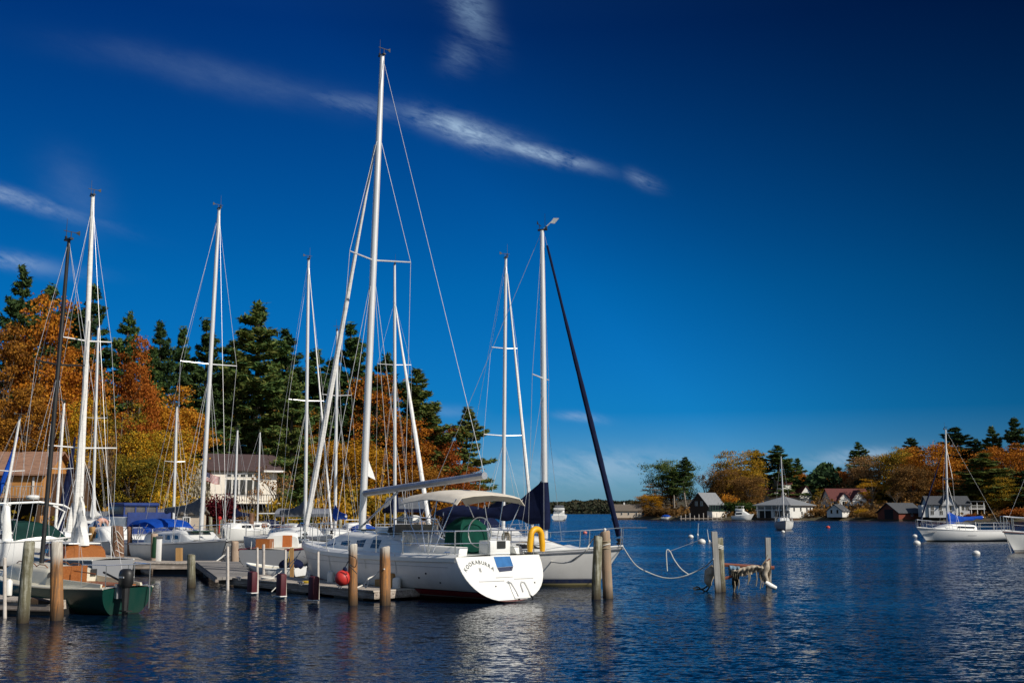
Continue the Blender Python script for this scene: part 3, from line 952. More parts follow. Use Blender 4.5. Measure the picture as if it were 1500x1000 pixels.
def railing(root, p0, p1, h, n, mat, name='railing'):
    mb = MB(); p0, p1 = V(p0), V(p1)
    mb.bar(p0 + V((0, 0, h)), p1 + V((0, 0, h)), .05, n=4); mb.bar(p0 + V((0, 0, .15)), p1 + V((0, 0, .15)), .04, n=4)
    for i in range(n + 1):
        p = p0.lerp(p1, i / n); mb.bar(p, p + V((0, 0, h)), .035, n=4)
    return mb.build(name, mat, root)


# brown lodge at the left edge
Y = 103
r = house('lodge', 'ochre lodge with a long brown shingle roof and raised deck at the left edge', 4, Y, .8, .02)
zb = .8
ze, zr, zd = ZZ(692, Y - 4) - zb, ZZ(664, Y) - zb, ZZ(729, Y - 5) - zb
gable(r, 9.6, 7, ze, zr - ze, WALLO, ROOFB, over=.5)
b = MB(); b.box((6.0, .8, ze / 2), (2.4, 4.5, ze)); b.build('wing_wall', WALLB, r)
b = MB(); b.box((0, -5.2, zd - .12), (12.6, 3.4, .24)); b.build('deck', WALLB, r)
railing(r, (-6.2, -6.85, zd), (6.2, -6.85, zd), 1.0, 44, DOCKF)
posts(r, [(x, -6.5, 0) for x in (-5.8, -2.9, 0, 2.9, 5.8)], .12, zd - .25, WALLB)
b = MB(); b.box((0, -3.7, (zd - .3) / 2), (9.2, .3, zd - .3)); b.build('underfloor_shade', DARK, r)  # near-black wall paints in the shade under the deck
window(r, 'F', .95, zd + 1.0, .95, .9, 9.6, 7, frame=GTRIM)
window(r, 'F', -2.2, zd + 1.0, .95, .9, 9.6, 7, frame=GTRIM)
b = MB(); b.box((4.0, -3.56, zd + .95), (.16, .1, 1.9)); b.build('white_strip', WHITE, r)

# cream house with the tall windows
Y = 138
zb = gz_left(345, Y) - .3
r = house('cream_house', 'cream house with plum brown roof and tall windows on the wooded bank', 346, Y, zb, .50)
ze, zr = ZZ(688, Y) - zb, ZZ(667, Y) - zb
gable(r, 8.2, 6.4, ze, zr - ze, WALLC, ROOFP, over=.55)
for k in range(5):
    window(r, 'F', -1.9 + k * .86, ze - .75, .62, .45, 8.2, 6.4, mull=0)
    window(r, 'F', -1.9 + k * .86, ze - 2.25, .66, 1.9, 8.2, 6.4, mull=0)
window(r, 'L', -.6, ze - 2.3, .55, .75, 8.2, 6.4, mull=0)
b = MB(); b.box((-4.5, -.2, ze / 2 - .4), (.5, 2.6, ze - .8)); b.build('chimney_wall', pm('rose_stucco', (.36, .13, .09), (.28, .1, .07), rough=.85), r)
b = MB(); b.box((3.4, -3.7, ze - .25), (2.6, 1.4, .22)); b.build('eave_return', WHITE, r)
b = MB(); b.box((0, -4.0, 1.0), (8.6, 1.6, .2)); b.build('terrace', WALLC, r)
railing(r, (-3.9, -4.7, 1.1), (3.9, -4.7, 1.1), .9, 26, BLACK)
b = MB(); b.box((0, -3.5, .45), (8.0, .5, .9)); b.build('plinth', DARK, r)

# stars and stripes hung from a leaning pole
fy = 118.0
p0 = at(296, 712, fy); p1 = at(299, 690, fy)
fl = thing('flag', 'stars and stripes flag flying in front of the cream house', 'flag', p0)
b = MB(); b.bar((0, 0, -6), p1 - p0 + V((0, 0, .25)), .035); b.build('flagpole', WHITE, fl)
fr = at(299, 690.5, fy) - p0; fe = at(322, 698.5, fy) - p0; fh = .95
cells = MB(); star = MB(); NU, NVs = 18, 13
def fp(i, j):
    u = i / NU; q = fr.lerp(fe, u)
    return V((q.x, q.y + .13 * sin(u * 9) * u, q.z - fh * j / NVs * (1 - .15 * u) + .05 * sin(u * 7)))
for i in range(NU):
    for j in range(NVs):
        mi = 2 if (i < 7 and j < 7) else (1 if j % 2 else 0)
        cells.quad(fp(i, j), fp(i + 1, j), fp(i + 1, j + 1), fp(i, j + 1), mi)
fo = cells.build('cloth', [pm('flag_red', (.42, .02, .03), rough=.8), SAIL, pm('flag_blue', (.015, .025, .13), rough=.8)], fl, smooth=True)
for i in range(6):
    for j in range(5):
        c = fp(.9 + i * 1.03, .9 + j * 1.3) + V((0, -.02, 0)); star.box(c, (.028, .01, .028))
star.build('stars', WHITE, fo)

# sheds and boat lift canopies along the left bank
Y = 96
r = house('beige_shed', 'low beige shed with dark windows behind the blue canvas sloop', 262, Y, .2, .08, 'shed')
ze = ZZ(753, Y) - .2; zr = ZZ(749, Y) - .2
gable(r, 3.9, 3, ze, max(zr - ze, .3), WALLT, ROOFT, over=.25)
for u in (-1.3, -.2, .9): window(r, 'F', u, ze - .55, .5, .55, 3.9, 3, mull=0)


def canopy(name, label, px0, px1, ytop, ybot, Y, roofm, valm, d=3.4, pitch=.6):
    a, b_ = P(px0, Y, 0), P(px1, Y, 0); w = b_.x - a.x
    r = thing(name, label, 'boat lift', ((a.x + b_.x) / 2, Y, 0))
    zt, zv = ZZ(ytop, Y), ZZ(ybot, Y)
    mb = MB(); n = 6; rows = []
    for k in range(9):
        y = -d / 2 + d * k / 8
        z = zv + (zt - zv) * (1 - (2 * k / 8 - 1) ** 2) ** .8
        rows.append([V((-w / 2 + w * j / n, y, z - .03 * sin(pi * j / n * 3) ** 2)) for j in range(n + 1)])
    mb.loft(rows, False); cv = mb.build('canopy', roofm, r, smooth=True)
    mb = MB()
    for y in (-d / 2, d / 2): mb.box((0, y, zv - .13), (w, .03, .26))
    for x in (-w / 2, w / 2): mb.box((x, 0, zv - .13), (.03, d - .06, .26))
    mb.build('valance', valm, cv)
    for x in (-w / 2 + .05, w / 2 - .05):
        for y in (-d / 2 + .05, d / 2 - .05):
            mb = MB(); mb.bar((x, y, -.6), (x, y, zv), .05); mb.build('post', ALUG, r)
    mb = MB()
    for y in (-d / 2 + .05, d / 2 - .05): mb.bar((-w / 2, y, .55), (w / 2, y, .55), .06)
    mb.build('cradle', ALUG, r)
    return r


canopy('boat_lift', 'boat lift under a dark grey canvas canopy with navy valance, behind the big sloop', 566, 628, 728, 745, 88, GREYC, NAVY, 4)
canopy('boat_lift', 'long pale grey boat lift canopy between the slim masts and the big sloop bow', 408, 486, 744, 752, 96, ALUG, GREYC, 4)
canopy('boat_lift', 'grey boat lift canopy behind the blue flybridge cruiser', 122, 176, 748, 755, 92, GREYC, GREYC, 4)

# ------------------------------------------------------------------ right shore
def zof(px, Y): return gz_right(px, Y) - .2


Y = 386
r = house('boathouse', 'low beige boathouse with taupe roof alone at the tip of the right shore', 918, Y, 0, -.04, 'boathouse')
ze, zr = ZZ(747.5, Y), ZZ(739, Y)
gable(r, 10.2, 6, ze, zr - ze, WALLT, ROOFT, z0=.5, over=.4) if False else gable(r, 10.2, 6, ze - .5, zr - ze, WALLT, ROOFT, z0=.5)
for u in (-4.2, -1.9, .5, 3.2): window(r, 'F', u, 1.9, .5, .8, 10.2, 6, mull=0)
b = MB(); b.box((0, 0, .1), (10.4, 6.2, .7)); b.build('crib_base', WALLB, r)
b = MB(); b.box((-.8, 0, zr + .35), (.5, .5, .9)); b.build('vent', WHITE, r)

Y = 363
zb = .8
r = house('cottage', 'cottage with steep grey metal roof and green trim behind the post dock', 1036, Y, zb, .62, 'cottage')
ze, zr = ZZ(740, Y) - zb, ZZ(722, Y) - zb
gable(r, 7.2, 8.4, ze, zr - ze, WALLB, ROOFG, over=.5)
b = MB(); b.box((.6, -5.2, 1.0), (9.5, 2.2, 2.0)); b.build('porch_wall', WALLC, r)
b = MB(); b.box((.6, -5.3, 2.12), (9.9, 2.6, .22)); b.build('porch_floor', GTRIM, r)
b = MB(); b.box((.6, -4.6, 3.1), (8.6, .5, 1.7)); b.build('porch_glazing', GLASS, r)
for k in range(8):
    b = MB(); b.box((-3.6 + k * 1.2, -4.9, 3.1), (.14, .1, 1.7)); b.build('porch_post', GTRIM, r)
for u in (-1.2, 1.2): window(r, 'L', u, ze + .6, 1.0, 1.3, 7.2, 8.4)
b = MB(); b.box((5.6, -3.0, .9), (3.2, 3.2, 1.8)); b.build('lean_to', WALLC, r)
b = MB(); b.box((5.6, -3.0, 1.9), (3.6, 3.6, .2)); b.build('lean_to_roof', GTRIM, r)

# post dock in front of the cottage
r = thing('pier', 'low pier with a row of white posts before the grey roofed cottage', 'pier', P(1030, 356, 0))
b = MB(); b.box((0, 0, .45), (15, 1.6, .25)); b.build('deck', DOCKF, r)
for k in range(11): b = MB(); b.bar((-7.2 + k * 1.44, -.7, -1), (-7.2 + k * 1.44, -.7, 1.4 + .4 * (k % 3)), .11); b.build('post', POSTW, r)

Y = 366
r = house('gazebo', 'small open gazebo with a red hipped roof above the white cruiser', 1090, Y, .9, 0, 'gazebo')
ze, zr = ZZ(747, Y) - .9, ZZ(740, Y) - .9
b = MB(); b.lathe([(3.6, ze), (3.5, ze + .15), (1.6, zr - .3), (.1, zr)], n=8); b.build('roof', ROOFR, r)
for k in range(8):
    a = k * pi / 4 + pi / 8; b = MB(); b.box((3.0 * cos(a), 3.0 * sin(a), ze / 2), (.22, .22, ze)); b.build('post', WHITE, r)
b = MB(); b.lathe([(3.3, 0), (3.3, .9)], n=8); b.build('base', WALLW, r)

Y = 341
r = house('boathouse', 'large white boathouse with grey hipped roof and two dark boat bays', 1150, Y, .0, -.78, 'boathouse')
ze, zr = ZZ(739.5, Y - 3), ZZ(727, Y)
w, d = 11.5, 13.5
gable(r, w, d, ze - .7, zr - ze, WALLW, ROOFG, z0=.7, hip=True, over=.9)
b = MB(); b.box((0, 0, .15), (w + .3, d + .3, 1.1)); b.build('crib_base', WALLB, r)
for u in (-2.7, 2.6): doorway(r, 'F', u, .72, 4.0, 2.2, w, d, name='boat_bay')  # flat near-black panels paint the unlit insides of the bays
doorway(r, 'F', -.2, 3.1, 10.2, ze - 3.5, w, d, mat=DARK, name='porch_shade')  # flat dark slab painting the shade of the upper porch
for k in range(5): b = MB(); b.box((-5.2 + k * 2.55, -d / 2 - .35, .7 + (ze - .7) / 2), (.22, .22, ze - .75)); b.build('porch_post', WHITE, r)
b = MB(); b.box((0, -d / 2 - .3, 3.0), (w, .6, .2)); b.build('porch_floor', WHITE, r)
railing(r, (-5.5, -d / 2 - .5, 3.1), (5.5, -d / 2 - .5, 3.1), 1.0, 30, WHITE)
for u in (-4.3, -.4, 3.2, 5.3): window(r, 'R', u, ze - 1.3, .8, 1.1, w, d, mull=0)
window(r, 'R', .2, 2.2, .8, 1.0, w, d, mull=0)

Y = 402
zb = zof(1157, Y)
r = house('white_house', 'white house with maroon roof, dormers and gable right behind the white boathouse', 1150, Y, zb, .25)
ze, zr = ZZ(727, Y) - zb, ZZ(716, Y) - zb
w, d = 15.5, 8
gable(r, w, d, ze, zr - ze, WALLW, ROOFR, over=.5)
for u in (-5.5, -2.6):
    gable_o = (u, -d / 2 + .6, ze - .2)
    wl, rf = gable(r, 1.7, 2.0, 1.6, .01, WALLW, ROOFR, o=gable_o, over=.1, wname='dormer')
    window(r, 'F', 0, .9, .8, .9, 1.7, 2.0, o=gable_o, mull=0)
for u in (-6, -3.5, -1, 1.5, 4): window(r, 'F', u, ze - 1.4, .9, 1.3, w, d)
# cross gable at the right end, turned towards the water
mb = MB(); gw = 5.2; gx = 5.6; gz = ze + .5
mb.prism([V((gx - gw / 2, -d / 2 - 1.6, 0)), V((gx + gw / 2, -d / 2 - 1.6, 0)), V((gx + gw / 2, -d / 2 - 1.6, gz)), V((gx, -d / 2 - 1.6, gz + 3.2)), V((gx - gw / 2, -d / 2 - 1.6, gz))], (0, 5.5, 0))
mb.build('gable_wing', WALLW, r)
mb = MB()
for s in (-1, 1):
    mb.prism([V((gx + s * (gw / 2 + .4), -d / 2 - 2.0, gz - .45)), V((gx, -d / 2 - 2.0, gz + 3.25)), V((gx, -d / 2 - 2.0, gz + 3.45)), V((gx + s * (gw / 2 + .4), -d / 2 - 2.0, gz - .25))], (0, 6.2, 0))
mb.build('gable_roof', ROOFR, r)
window(r, 'F', gx, gz + .2, .9, 1.4, w, d + 3.2)
# upper block with the red roof left of the mast
gable(r, 5, 5, 3.2, 2.2, WALLW, ROOFR, o=(-.6, 1.0, zr - 1.2), over=.4, wname='upper_wall')

Y = 372
zb = zof(1240, Y)
r = house('white_house', 'white house with maroon roof and two gables behind the small white shed', 1239, Y, zb, .12)
ze, zr = ZZ(732, Y) - zb, ZZ(716, Y) - zb
w, d = 13.5, 8
gable(r, w, d, ze, zr - ze, WALLW, ROOFR, over=.5)
for u in (-5.4, -4.0, -1.0, 5.2): window(r, 'F', u, ze - 1.4, 1.0, 1.4, w, d)
for gx, gw, gh in ((-2.6, 4.0, 2.2), (2.6, 5.0, 3.0)):
    mb = MB()
    mb.prism([V((gx - gw / 2, -d / 2 - 1.0, 0)), V((gx + gw / 2, -d / 2 - 1.0, 0)), V((gx + gw / 2, -d / 2 - 1.0, ze)), V((gx, -d / 2 - 1.0, ze + gh)), V((gx - gw / 2, -d / 2 - 1.0, ze))], (0, 4.5, 0))
    mb.build('gable_wing', WALLW, r)
    mb = MB()
    for s in (-1, 1):
        mb.prism([V((gx + s * (gw / 2 + .4), -d / 2 - 1.4, ze - .3)), V((gx, -d / 2 - 1.4, ze + gh + .05)), V((gx, -d / 2 - 1.4, ze + gh + .25)), V((gx + s * (gw / 2 + .4), -d / 2 - 1.4, ze - .1))], (0, 5, 0))
    mb.build('gable_roof', ROOFR, r)
    window(r, 'F', gx, ze - 1.2, 1.4, 1.4, w, d + 2)
b = MB(); b.box((1.5, -d / 2 - 2.0, ze * .45), (6, 2.0, ze * .5)); b.build('sun_porch', WALLW, r)

Y = 328
zb = 1.0
r = house('shed', 'small white gabled shed at the water, left of the red boathouse', 1228, Y, zb, .95, 'shed')
ze, zr = ZZ(748, Y) - zb, ZZ(739, Y) - zb
gable(r, 6.2, 4.6, ze, zr - ze, WALLW, ROOFD, over=.3)
for u in (-.9, .9): window(r, 'L', u, 1.6, .6, 1.1, 6.2, 4.6, mull=0)
for u in (-1.6, 1.2): window(r, 'F', u, 1.6, .6, 1.0, 6.2, 4.6, mull=0)

Y = 314
r = house('boathouse', 'red boathouse with dark grey roof and a black boat door', 1319, Y, .1, .42, 'boathouse')
ze, zr = ZZ(750, Y - 3), ZZ(737, Y)
w, d = 8.8, 8.2
gable(r, w, d, ze - .4, zr - ze, WALLR, ROOFD, z0=.3, over=.5)
b = MB(); b.box((0, 0, 0), (w + .3, d + .3, .8)); b.build('crib_base', WALLB, r)
doorway(r, 'L', .3, .4, 3.4, 2.7, w, d, name='boat_door')
window(r, 'F', .4, 1.6, .5, .7, w, d, mull=0)

Y = 308
zb = 1.0
r = house('shade_grey_house', 'white house with shade grey front, sunlit wall strips and porch behind the anchored sloop', 1386, Y, zb, -.1)
ze, zr = ZZ(738, Y) - zb, ZZ(727, Y) - zb
w, d = 11.0, 7
gable(r, w, d, ze, zr - ze, WALLG, ROOFD, over=.5)
for u in (-4.5, -2.4, -.1, 3.6, 4.8): window(r, 'F', u, ze - 1.1, .75 if u != -.1 else 1.3, 1.2, w, d)
for u in (-4.6, -2.2, .2): window(r, 'F', u, 1.3, .8, 1.1, w, d)
for x in (2.0, 2.9): b = MB(); b.box((x, -d / 2 - .12, ze / 2 - .1), (.45, .22, ze - .2)); b.build('white_strip', WHITE, r)  # white strips painted for sunlit slivers of wall beside the shaded front
gx, gw, gh = -.1, 4.2, 2.4
mb = MB(); mb.prism([V((gx - gw / 2, -d / 2 - .5, ze - .4)), V((gx + gw / 2, -d / 2 - .5, ze - .4)), V((gx, -d / 2 - .5, ze + gh))], (0, 4, 0)); mb.build('gable', WALLG, r)
mb = MB()
for s in (-1, 1):
    mb.prism([V((gx + s * (gw / 2 + .4), -d / 2 - .9, ze - .9)), V((gx, -d / 2 - .9, ze + gh + .1)), V((gx, -d / 2 - .9, ze + gh + .3)), V((gx + s * (gw / 2 + .4), -d / 2 - .9, ze - .65))], (0, 4.6, 0))
mb.build('gable_roof', ROOFD, r)
b = MB(); b.box((-6.4, -1.0, ze * .48), (1.6, 4, ze * .9)); b.build('side_wing', WALLW, r)
b = MB(); b.box((7.4, -2.2, 2.3), (4.2, 3.2, .18)); b.build('porch_deck', WHITE, r)
posts(r, [(5.8, -3.6, 0), (7.4, -3.6, 0), (9.2, -3.6, 0)], .09, 4.3, WHITE, 'porch_post')
b = MB(); b.box((7.4, -2.2, 4.4), (4.6, 3.6, .2)); b.build('porch_roof', ROOFD, r)
railing(r, (5.6, -3.7, 2.4), (9.4, -3.7, 2.4), .9, 12, WHITE)


# ------------------------------------------------------------------ boats
def proj(p):
    d = V(p) - V((0, 0, H))
    dep = d.y * cos(TH) + d.z * sin(TH)
    return 750 + F * d.x / dep, 500 - F * (d.z * cos(TH) - d.y * sin(TH)) / dep


class Boat:
    "hull form shared by all the boats; x forward, y to port, z up from the waterline"
    def __init__(s, name, label, cat, stern, bow, B, fs, fb, group=None, tr=.75, brake=.9, srake=0.0, kd=.35, kst=-.02, nst=2.5, full=2.0, mid=.42, kmid=None, z=0.0):
        stern, bow = V(stern), V(bow); stern.z = bow.z = 0
        d = bow - stern
        s.L = d.length; s.B = B; s.fs = fs; s.fb = fb; s.tr = tr; s.brake = brake; s.srake = srake; s.kd = kd; s.kst = kst; s.nst = nst; s.full = full; s.mid = mid
        s.root = thing(name, label, cat, (stern + bow) / 2 + V((0, 0, z)), atan2(d.y, d.x), group)
        s.name = name
    def t(s, x): return min(1, max(0, x / s.L + .5))
    def hb(s, x):
        t = s.t(x)
        if t < s.mid: return s.B / 2 * (s.tr + (1 - s.tr) * sin(pi / 2 * t / s.mid))
        u = (t - s.mid) / (1 - s.mid)
        return s.B / 2 * max(1 - u ** s.full, .0) + .02
    def sheer(s, x):
        t = s.t(x); return s.fs + (s.fb - s.fs) * t ** 1.8 - .06 * sin(pi * t)
    def keel(s, t):
        a = s.kst + (-s.kd - s.kst) * smooth(0, .45, t)
        return a + (s.kd * .75) * smooth(.8, 1.0, t)
    def hull(s, mat, nx=30, ny=11, name='hull'):
        rings = []
        for i in range(nx + 1):
            t = i / nx; t = 1 - (1 - t) ** 1.25 if t > .0 else 0
            x = -s.L / 2 + s.L * t
            hb, sh, k = s.hb(x), s.sheer(x), s.keel(t)
            n = s.nst + (1.55 - s.nst) * t ** 2.2
            half = []
            for j in range(ny + 1):
                a = pi / 2 * j / ny
                f = sin(a) ** (2 / n) if j else 0
                f = min(f, 1)
                y = hb * max(cos(a), 0) ** (2 / n) * (1 - .10 * t * f)
                z = sh + (k - sh) * f
                xx = x - s.brake * f * smooth(.55, 1, t) - s.srake * f * smooth(.16, 0, t)
                half.append(V((xx, y, z)))
            half[-1].y = 0
            rings.append(half + [V((p.x, -p.y, p.z)) for p in half[-2::-1]])
        mb = MB(); mb.loft(rings, False)
        mb.add(rings[0], [tuple(range(len(rings[0])))])
        s.h = mb.build(name, mat, s.root, smooth=True, sharp=32)
        return s.h
    def deck(s, mat, inset=.02, camber=.06, name='deck', x0=None, x1=None):
        rows = []
        for i in range(25):
            x = -s.L / 2 + s.L * i / 24 * .995
            hb = max(s.hb(x) - inset, .01); z = s.sheer(x) - .01
            rows.append([V((x, hb * v, z + camber * (1 - v * v))) for v in (-1, -.8, -.4, 0, .4, .8, 1)])
        mb = MB(); mb.loft(rows, False)
        return mb.build(name, mat, s.root, smooth=True)
    def rail(s, mat, r=.035, x0=-.5, x1=.5, dz=.0, name='toe_rail', n=18):
        for sy in (1, -1):
            pts = []
            for i in range(n + 1):
                x = s.L * (x0 + (x1 - x0) * i / n); pts.append(V((x, sy * s.hb(x), s.sheer(x) + dz)))
            mb = MB(); mb.tube(pts, r, 6); mb.build(name, mat, s.root, smooth=True)
    def dz(s, x): return s.sheer(x) + .04
    def cabin(s, x0, x1, w, h, mat, slope=1.2, back=.15, wins=(), winmat=GLASS, taper=.7, zf=(.28, .72), handrail=True):
        "trunk cabin from x0 (aft) to x1 (forward); wins = [(xa, xb), ...]"
        def prof(x):
            f = smooth(x1, x1 - slope, x) * (1 if x > x0 + back else .75 + .25 * (x - x0) / back)
            ww = w / 2 * (1 - (1 - taper) * max(0, (x - x0) / (x1 - x0)) ** 2)
            ww = min(ww, max(s.hb(x) - .12, .08))
            return ww, max(h * f, .01)
        rings = []
        for i in range(21):
            x = x0 + (x1 - x0) * i / 20
            ww, hh = prof(x); z = s.dz(x) - .05
            sec = [(1, 0), (.93, .72), (.88, .88), (.76, .98), (.4, 1.05), (0, 1.08)]
            half = [V((x, ww * a, z + hh * b + (.05 if b else 0))) for a, b in sec]
            rings.append(half + [V((p.x, -p.y, p.z)) for p in half[-2::-1]])
        mb = MB(); mb.loft(rings, False); mb.add(rings[0], [tuple(range(len(rings[0])))])
        c = mb.build('cabin', mat, s.root, smooth=True, sharp=38)
        for xa, xb in wins:
            for sy in (1, -1):
                lo, up = [], []
                for k in range(4):
                    x = xa + (xb - xa) * k / 3
                    ww, hh = prof(x); z = s.dz(x) - .05
                    for f, L in ((zf[0], lo), (zf[1], up)):
                        a = 1 - .07 * f / .72
                        sk = (f - zf[0]) * .25
                        L.append(V((x - sk, sy * (ww * a + .008), z + hh * f + .05 * f)))
                mb = MB(); inn = [p - V((0, sy * .02, 0)) for p in lo + up]
                n = 4
                mb.add(lo + up + inn, [(0, 1, 5, 4), (1, 2, 6, 5), (2, 3, 7, 6), (8, 9, 1, 0), (9, 10, 2, 1), (10, 11, 3, 2), (4, 5, 13, 12), (5, 6, 14, 13), (6, 7, 15, 14), (0, 4, 12, 8), (3, 11, 15, 7)])
                mb.build('window', winmat, c)
        if handrail:
            for sy in (1, -1):
                pts = []
                for k in range(13):
                    x = x0 + .4 + (x1 - slope - x0 - .4) * k / 12
                    ww, hh = prof(x); pts.append(V((x, sy * ww * .7, s.dz(x) + hh * 1.02 + (.06 if k % 4 else .0))))
                mb = MB(); mb.tube(pts, .013, 5); mb.build('handrail', STEEL if mat is GEL else TEAK, c)
        s.prof = prof
        return c
    def top(s, x): return s.dz(x) + s.prof(x)[1] * 1.06
    def find_x(s, px, z=1.5):
        best = None
        r = s.root
        for k in range(401):
            x = s.L * (k / 400 - .5)
            q = r.matrix_basis @ V((x, 0, z))
            e = abs(proj(q)[0] - px)
            if best is None or e < best[0]: best = (e, x)
        return best[1]
    def at(s, x, y=0, z=0): return s.root.matrix_basis @ V((x, y, z))
    def mast(s, base_px=None, top=None, mat=ALU, x=None, zb=None, r=.085, spr=(), gear=True, wire=.009, shroud=True, back=True, fore=True, frac=1.0, furl=None, furl_r=.065, furl_x=None, furl_t=None, light=False):
        if x is None: x = s.find_x(base_px)
        s.mx = x
        zb = s.dz(x) if zb is None else zb
        Yb = s.at(x).y
        tp = local(s.root, at(top[0], top[1], Yb))
        bp = V((x, 0, zb)); s.mb, s.mt = bp, tp
        ax = lambda f: bp.lerp(tp, f)
        s.ax = ax
        mb = MB(); n = 10
        mb.tube([bp, ax(.5), ax(.8), tp], [r, r, r * .92, r * .7], 10)
        m = mb.build('mast', mat, s.root, smooth=True)
        s.m = m
        Hm = (tp - bp).length
        if gear:
            mb = MB(); g = tp
            mb.box(g + V((.02, 0, .03)), (.34, .09, .05)); mb.bar(g + V((.1, .03, 0)), g + V((.1, .03, .62)), .010, .005, 4)
            mb.bar(g + V((-.1, 0, 0)), g + V((-.1, 0, .22)), .012, n=4); mb.bar(g + V((-.1, -.26, .22)), g + V((-.1, .22, .22)), .012, n=4)
            mb.prism([g + V((-.1, -.26, .16)), g + V((-.1, -.26, .30)), g + V((-.1, -.12, .22))], (.015, 0, 0))
            mb.lathe([(.0, 0), (.035, .0), (.035, .09), (.0, .1)], g + V((.16, 0, .05)), 8)
            mb.build('masthead_gear', BLACK, m)
        tips = {1: [], -1: []}
        for f, hw, sweep in spr:
            p = ax(f)
            for sy in (1, -1):
                q = p + V((-sweep, sy * hw, .05))
                mb = MB(); mb.bar(p, q, .03, .022, 6); mb.build('spreader', mat if mat is not BLACK else BLACK, m)
                tips[sy].append(q)
        chy = s.hb(x - .2) * .93
        def wr(name, pts, rr=None, mt=WIRE):
            rr = wire * .75 if rr is None else rr
            mb = MB(); mb.tube(pts, rr, 4); return mb.build(name, mt, s.root)
        s.wr = wr
        if shroud:
            for sy in (1, -1):
                cp = V((x - .25, sy * chy, s.sheer(x)))
                wr('shroud', [cp] + tips[sy] + [ax(frac)])
                wr('shroud', [V((x + .3, sy * chy * .98, s.sheer(x))), ax(spr[0][0] - .015 if spr else .55)])
                if spr: wr('shroud', [V((x - .6, sy * chy * .98, s.sheer(x))), ax(spr[0][0] - .015)])
        if back: wr('backstay', [V((-s.L / 2 + .15, 0, s.sheer(-s.L / 2))), tp])
        fx = s.L / 2 - .12 if furl_x is None else furl_x
        a = V((fx, 0, s.sheer(fx) + .1)); b = ax(frac) + V((r, 0, -.05))
        if fore: wr('forestay', [a, b])
        if furl:
            pts, rs = [], []
            for k in range(25):
                f = k / 24; q = (a + V((0, 0, .25))).lerp(b - (b - a).normalized() * .35, f)
                pts.append(q); rs.append(furl_r * ((.75 + .4 * sin(pi * min(1, f * 1.15 + .1)) ** .8) * (1 - .45 * f)) * (1 + .06 * sin(k * 2.3)))
            mb = MB(); mb.tube(pts, rs, 8); fs = mb.build('furled_jib', furl, s.root, smooth=True)
            mb = MB(); mb.lathe([(.06, 0), (.1, .02), (.1, .05), (.05, .07), (.05, .12), (.1, .14), (.1, .17), (.05, .2)], a + V((0, 0, -.02)), 10); mb.build('furling_drum', BLACK, fs, smooth=True)
        return m
    def boom(s, length, z0, z1, mat=ALU, r=.06, cover=None, h0=.95, thick=.15, yaw=0.0, lump=1.0, vang=False, open_front=False):
        f = (z0 - s.mb.z) / (s.mt.z - s.mb.z)
        a = s.ax(f) - V((.1, 0, 0)); b = a + V((-length * cos(yaw), length * sin(yaw), z1 - z0))
        mb = MB(); mb.tube([a, b], r, 8); bo = mb.build('boom', mat, s.root, smooth=True)
        s.b0, s.b1 = a, b
        if vang:
            mb = MB(); mb.bar(s.ax(.015), a.lerp(b, .3) - V((0, 0, r)), .035); mb.build('vang', mat, bo)
        if cover:
            rings = []
            side = (b - a).cross(V((0, 0, 1))).normalized()
            for k in range(21):
                u = k / 20; p = a.lerp(b, u * .985) + V((.14 * max(0, 1 - u * 12), 0, 0))
                hh = (h0 * exp(-u * 5.5) + .26 * (1 - .55 * u) * lump) ; w = thick * (1 - .45 * u) * (.85 + .15 * cos(u * 30))
                low = .13 + .05 * sin(u * 21) + .1 * exp(-((u - .12) / .1) ** 2)
                ring = []
                for j in range(12):
                    an = 2 * pi * j / 12
                    yy, zz = cos(an), sin(an)
                    wob = 1 + .10 * sin(u * 40 + j * 1.7) + .06 * sin(u * 17 + j)
                    zz2 = zz * (hh if zz > 0 else low)
                    tw = w * (1 - .65 * max(0, zz) * min(1, hh / .5))
                    ring.append(p + side * yy * tw * wob + V((0, 0, zz2 * (1 + .03 * sin(u * 33 + j)))))
                rings.append(ring)
            mb = MB(); mb.loft(rings, True, True); mb.build('sail_cover', cover, bo, smooth=True, sharp=60)
        return bo
    def lifelines(s, x0=-.46, x1=.36, h=.62, n=5, pulpit=True, pushpit=True, r=.013, wire=.007):
        for sy in (1, -1):
            t1, t2 = [], []
            for i in range(n + 1):
                x = s.L * (x0 + (x1 - x0) * i / n)
                p = V((x, sy * (s.hb(x) - .06), s.sheer(x))); q = p + V((0, 0, h))
                if 0 < i < n or not (pulpit or pushpit):
                    mb = MB(); mb.bar(p, q, r, n=5); mb.build('stanchion', STEEL, s.root)
                t1.append(q); t2.append(p.lerp(q, .5))
            for tt in (t1, t2): mb = MB(); mb.tube(tt, wire, 4); mb.build('lifeline', WIRE, s.root)
        if pulpit:
            xa = s.L * x1; xb = s.L / 2
            top_, low = [], []
            for sy in (1, -1):
                sg = [V((xa + (xb - xa) * k / 5, sy * max(s.hb(xa + (xb - xa) * k / 5) - .06, .12), s.sheer(xa + (xb - xa) * k / 5) + h)) for k in range(6)]
                top_ += sg if sy == 1 else sg[::-1]
            mb = MB(); mb.tube(top_, r * 1.2, 6)
            for k in (0, 3, 5, 6, 8, 11): mb.bar(top_[k], top_[k] - V((.04, 0, h)), r * 1.1, n=5)
            mb.build('pulpit', STEEL, s.root, smooth=True)
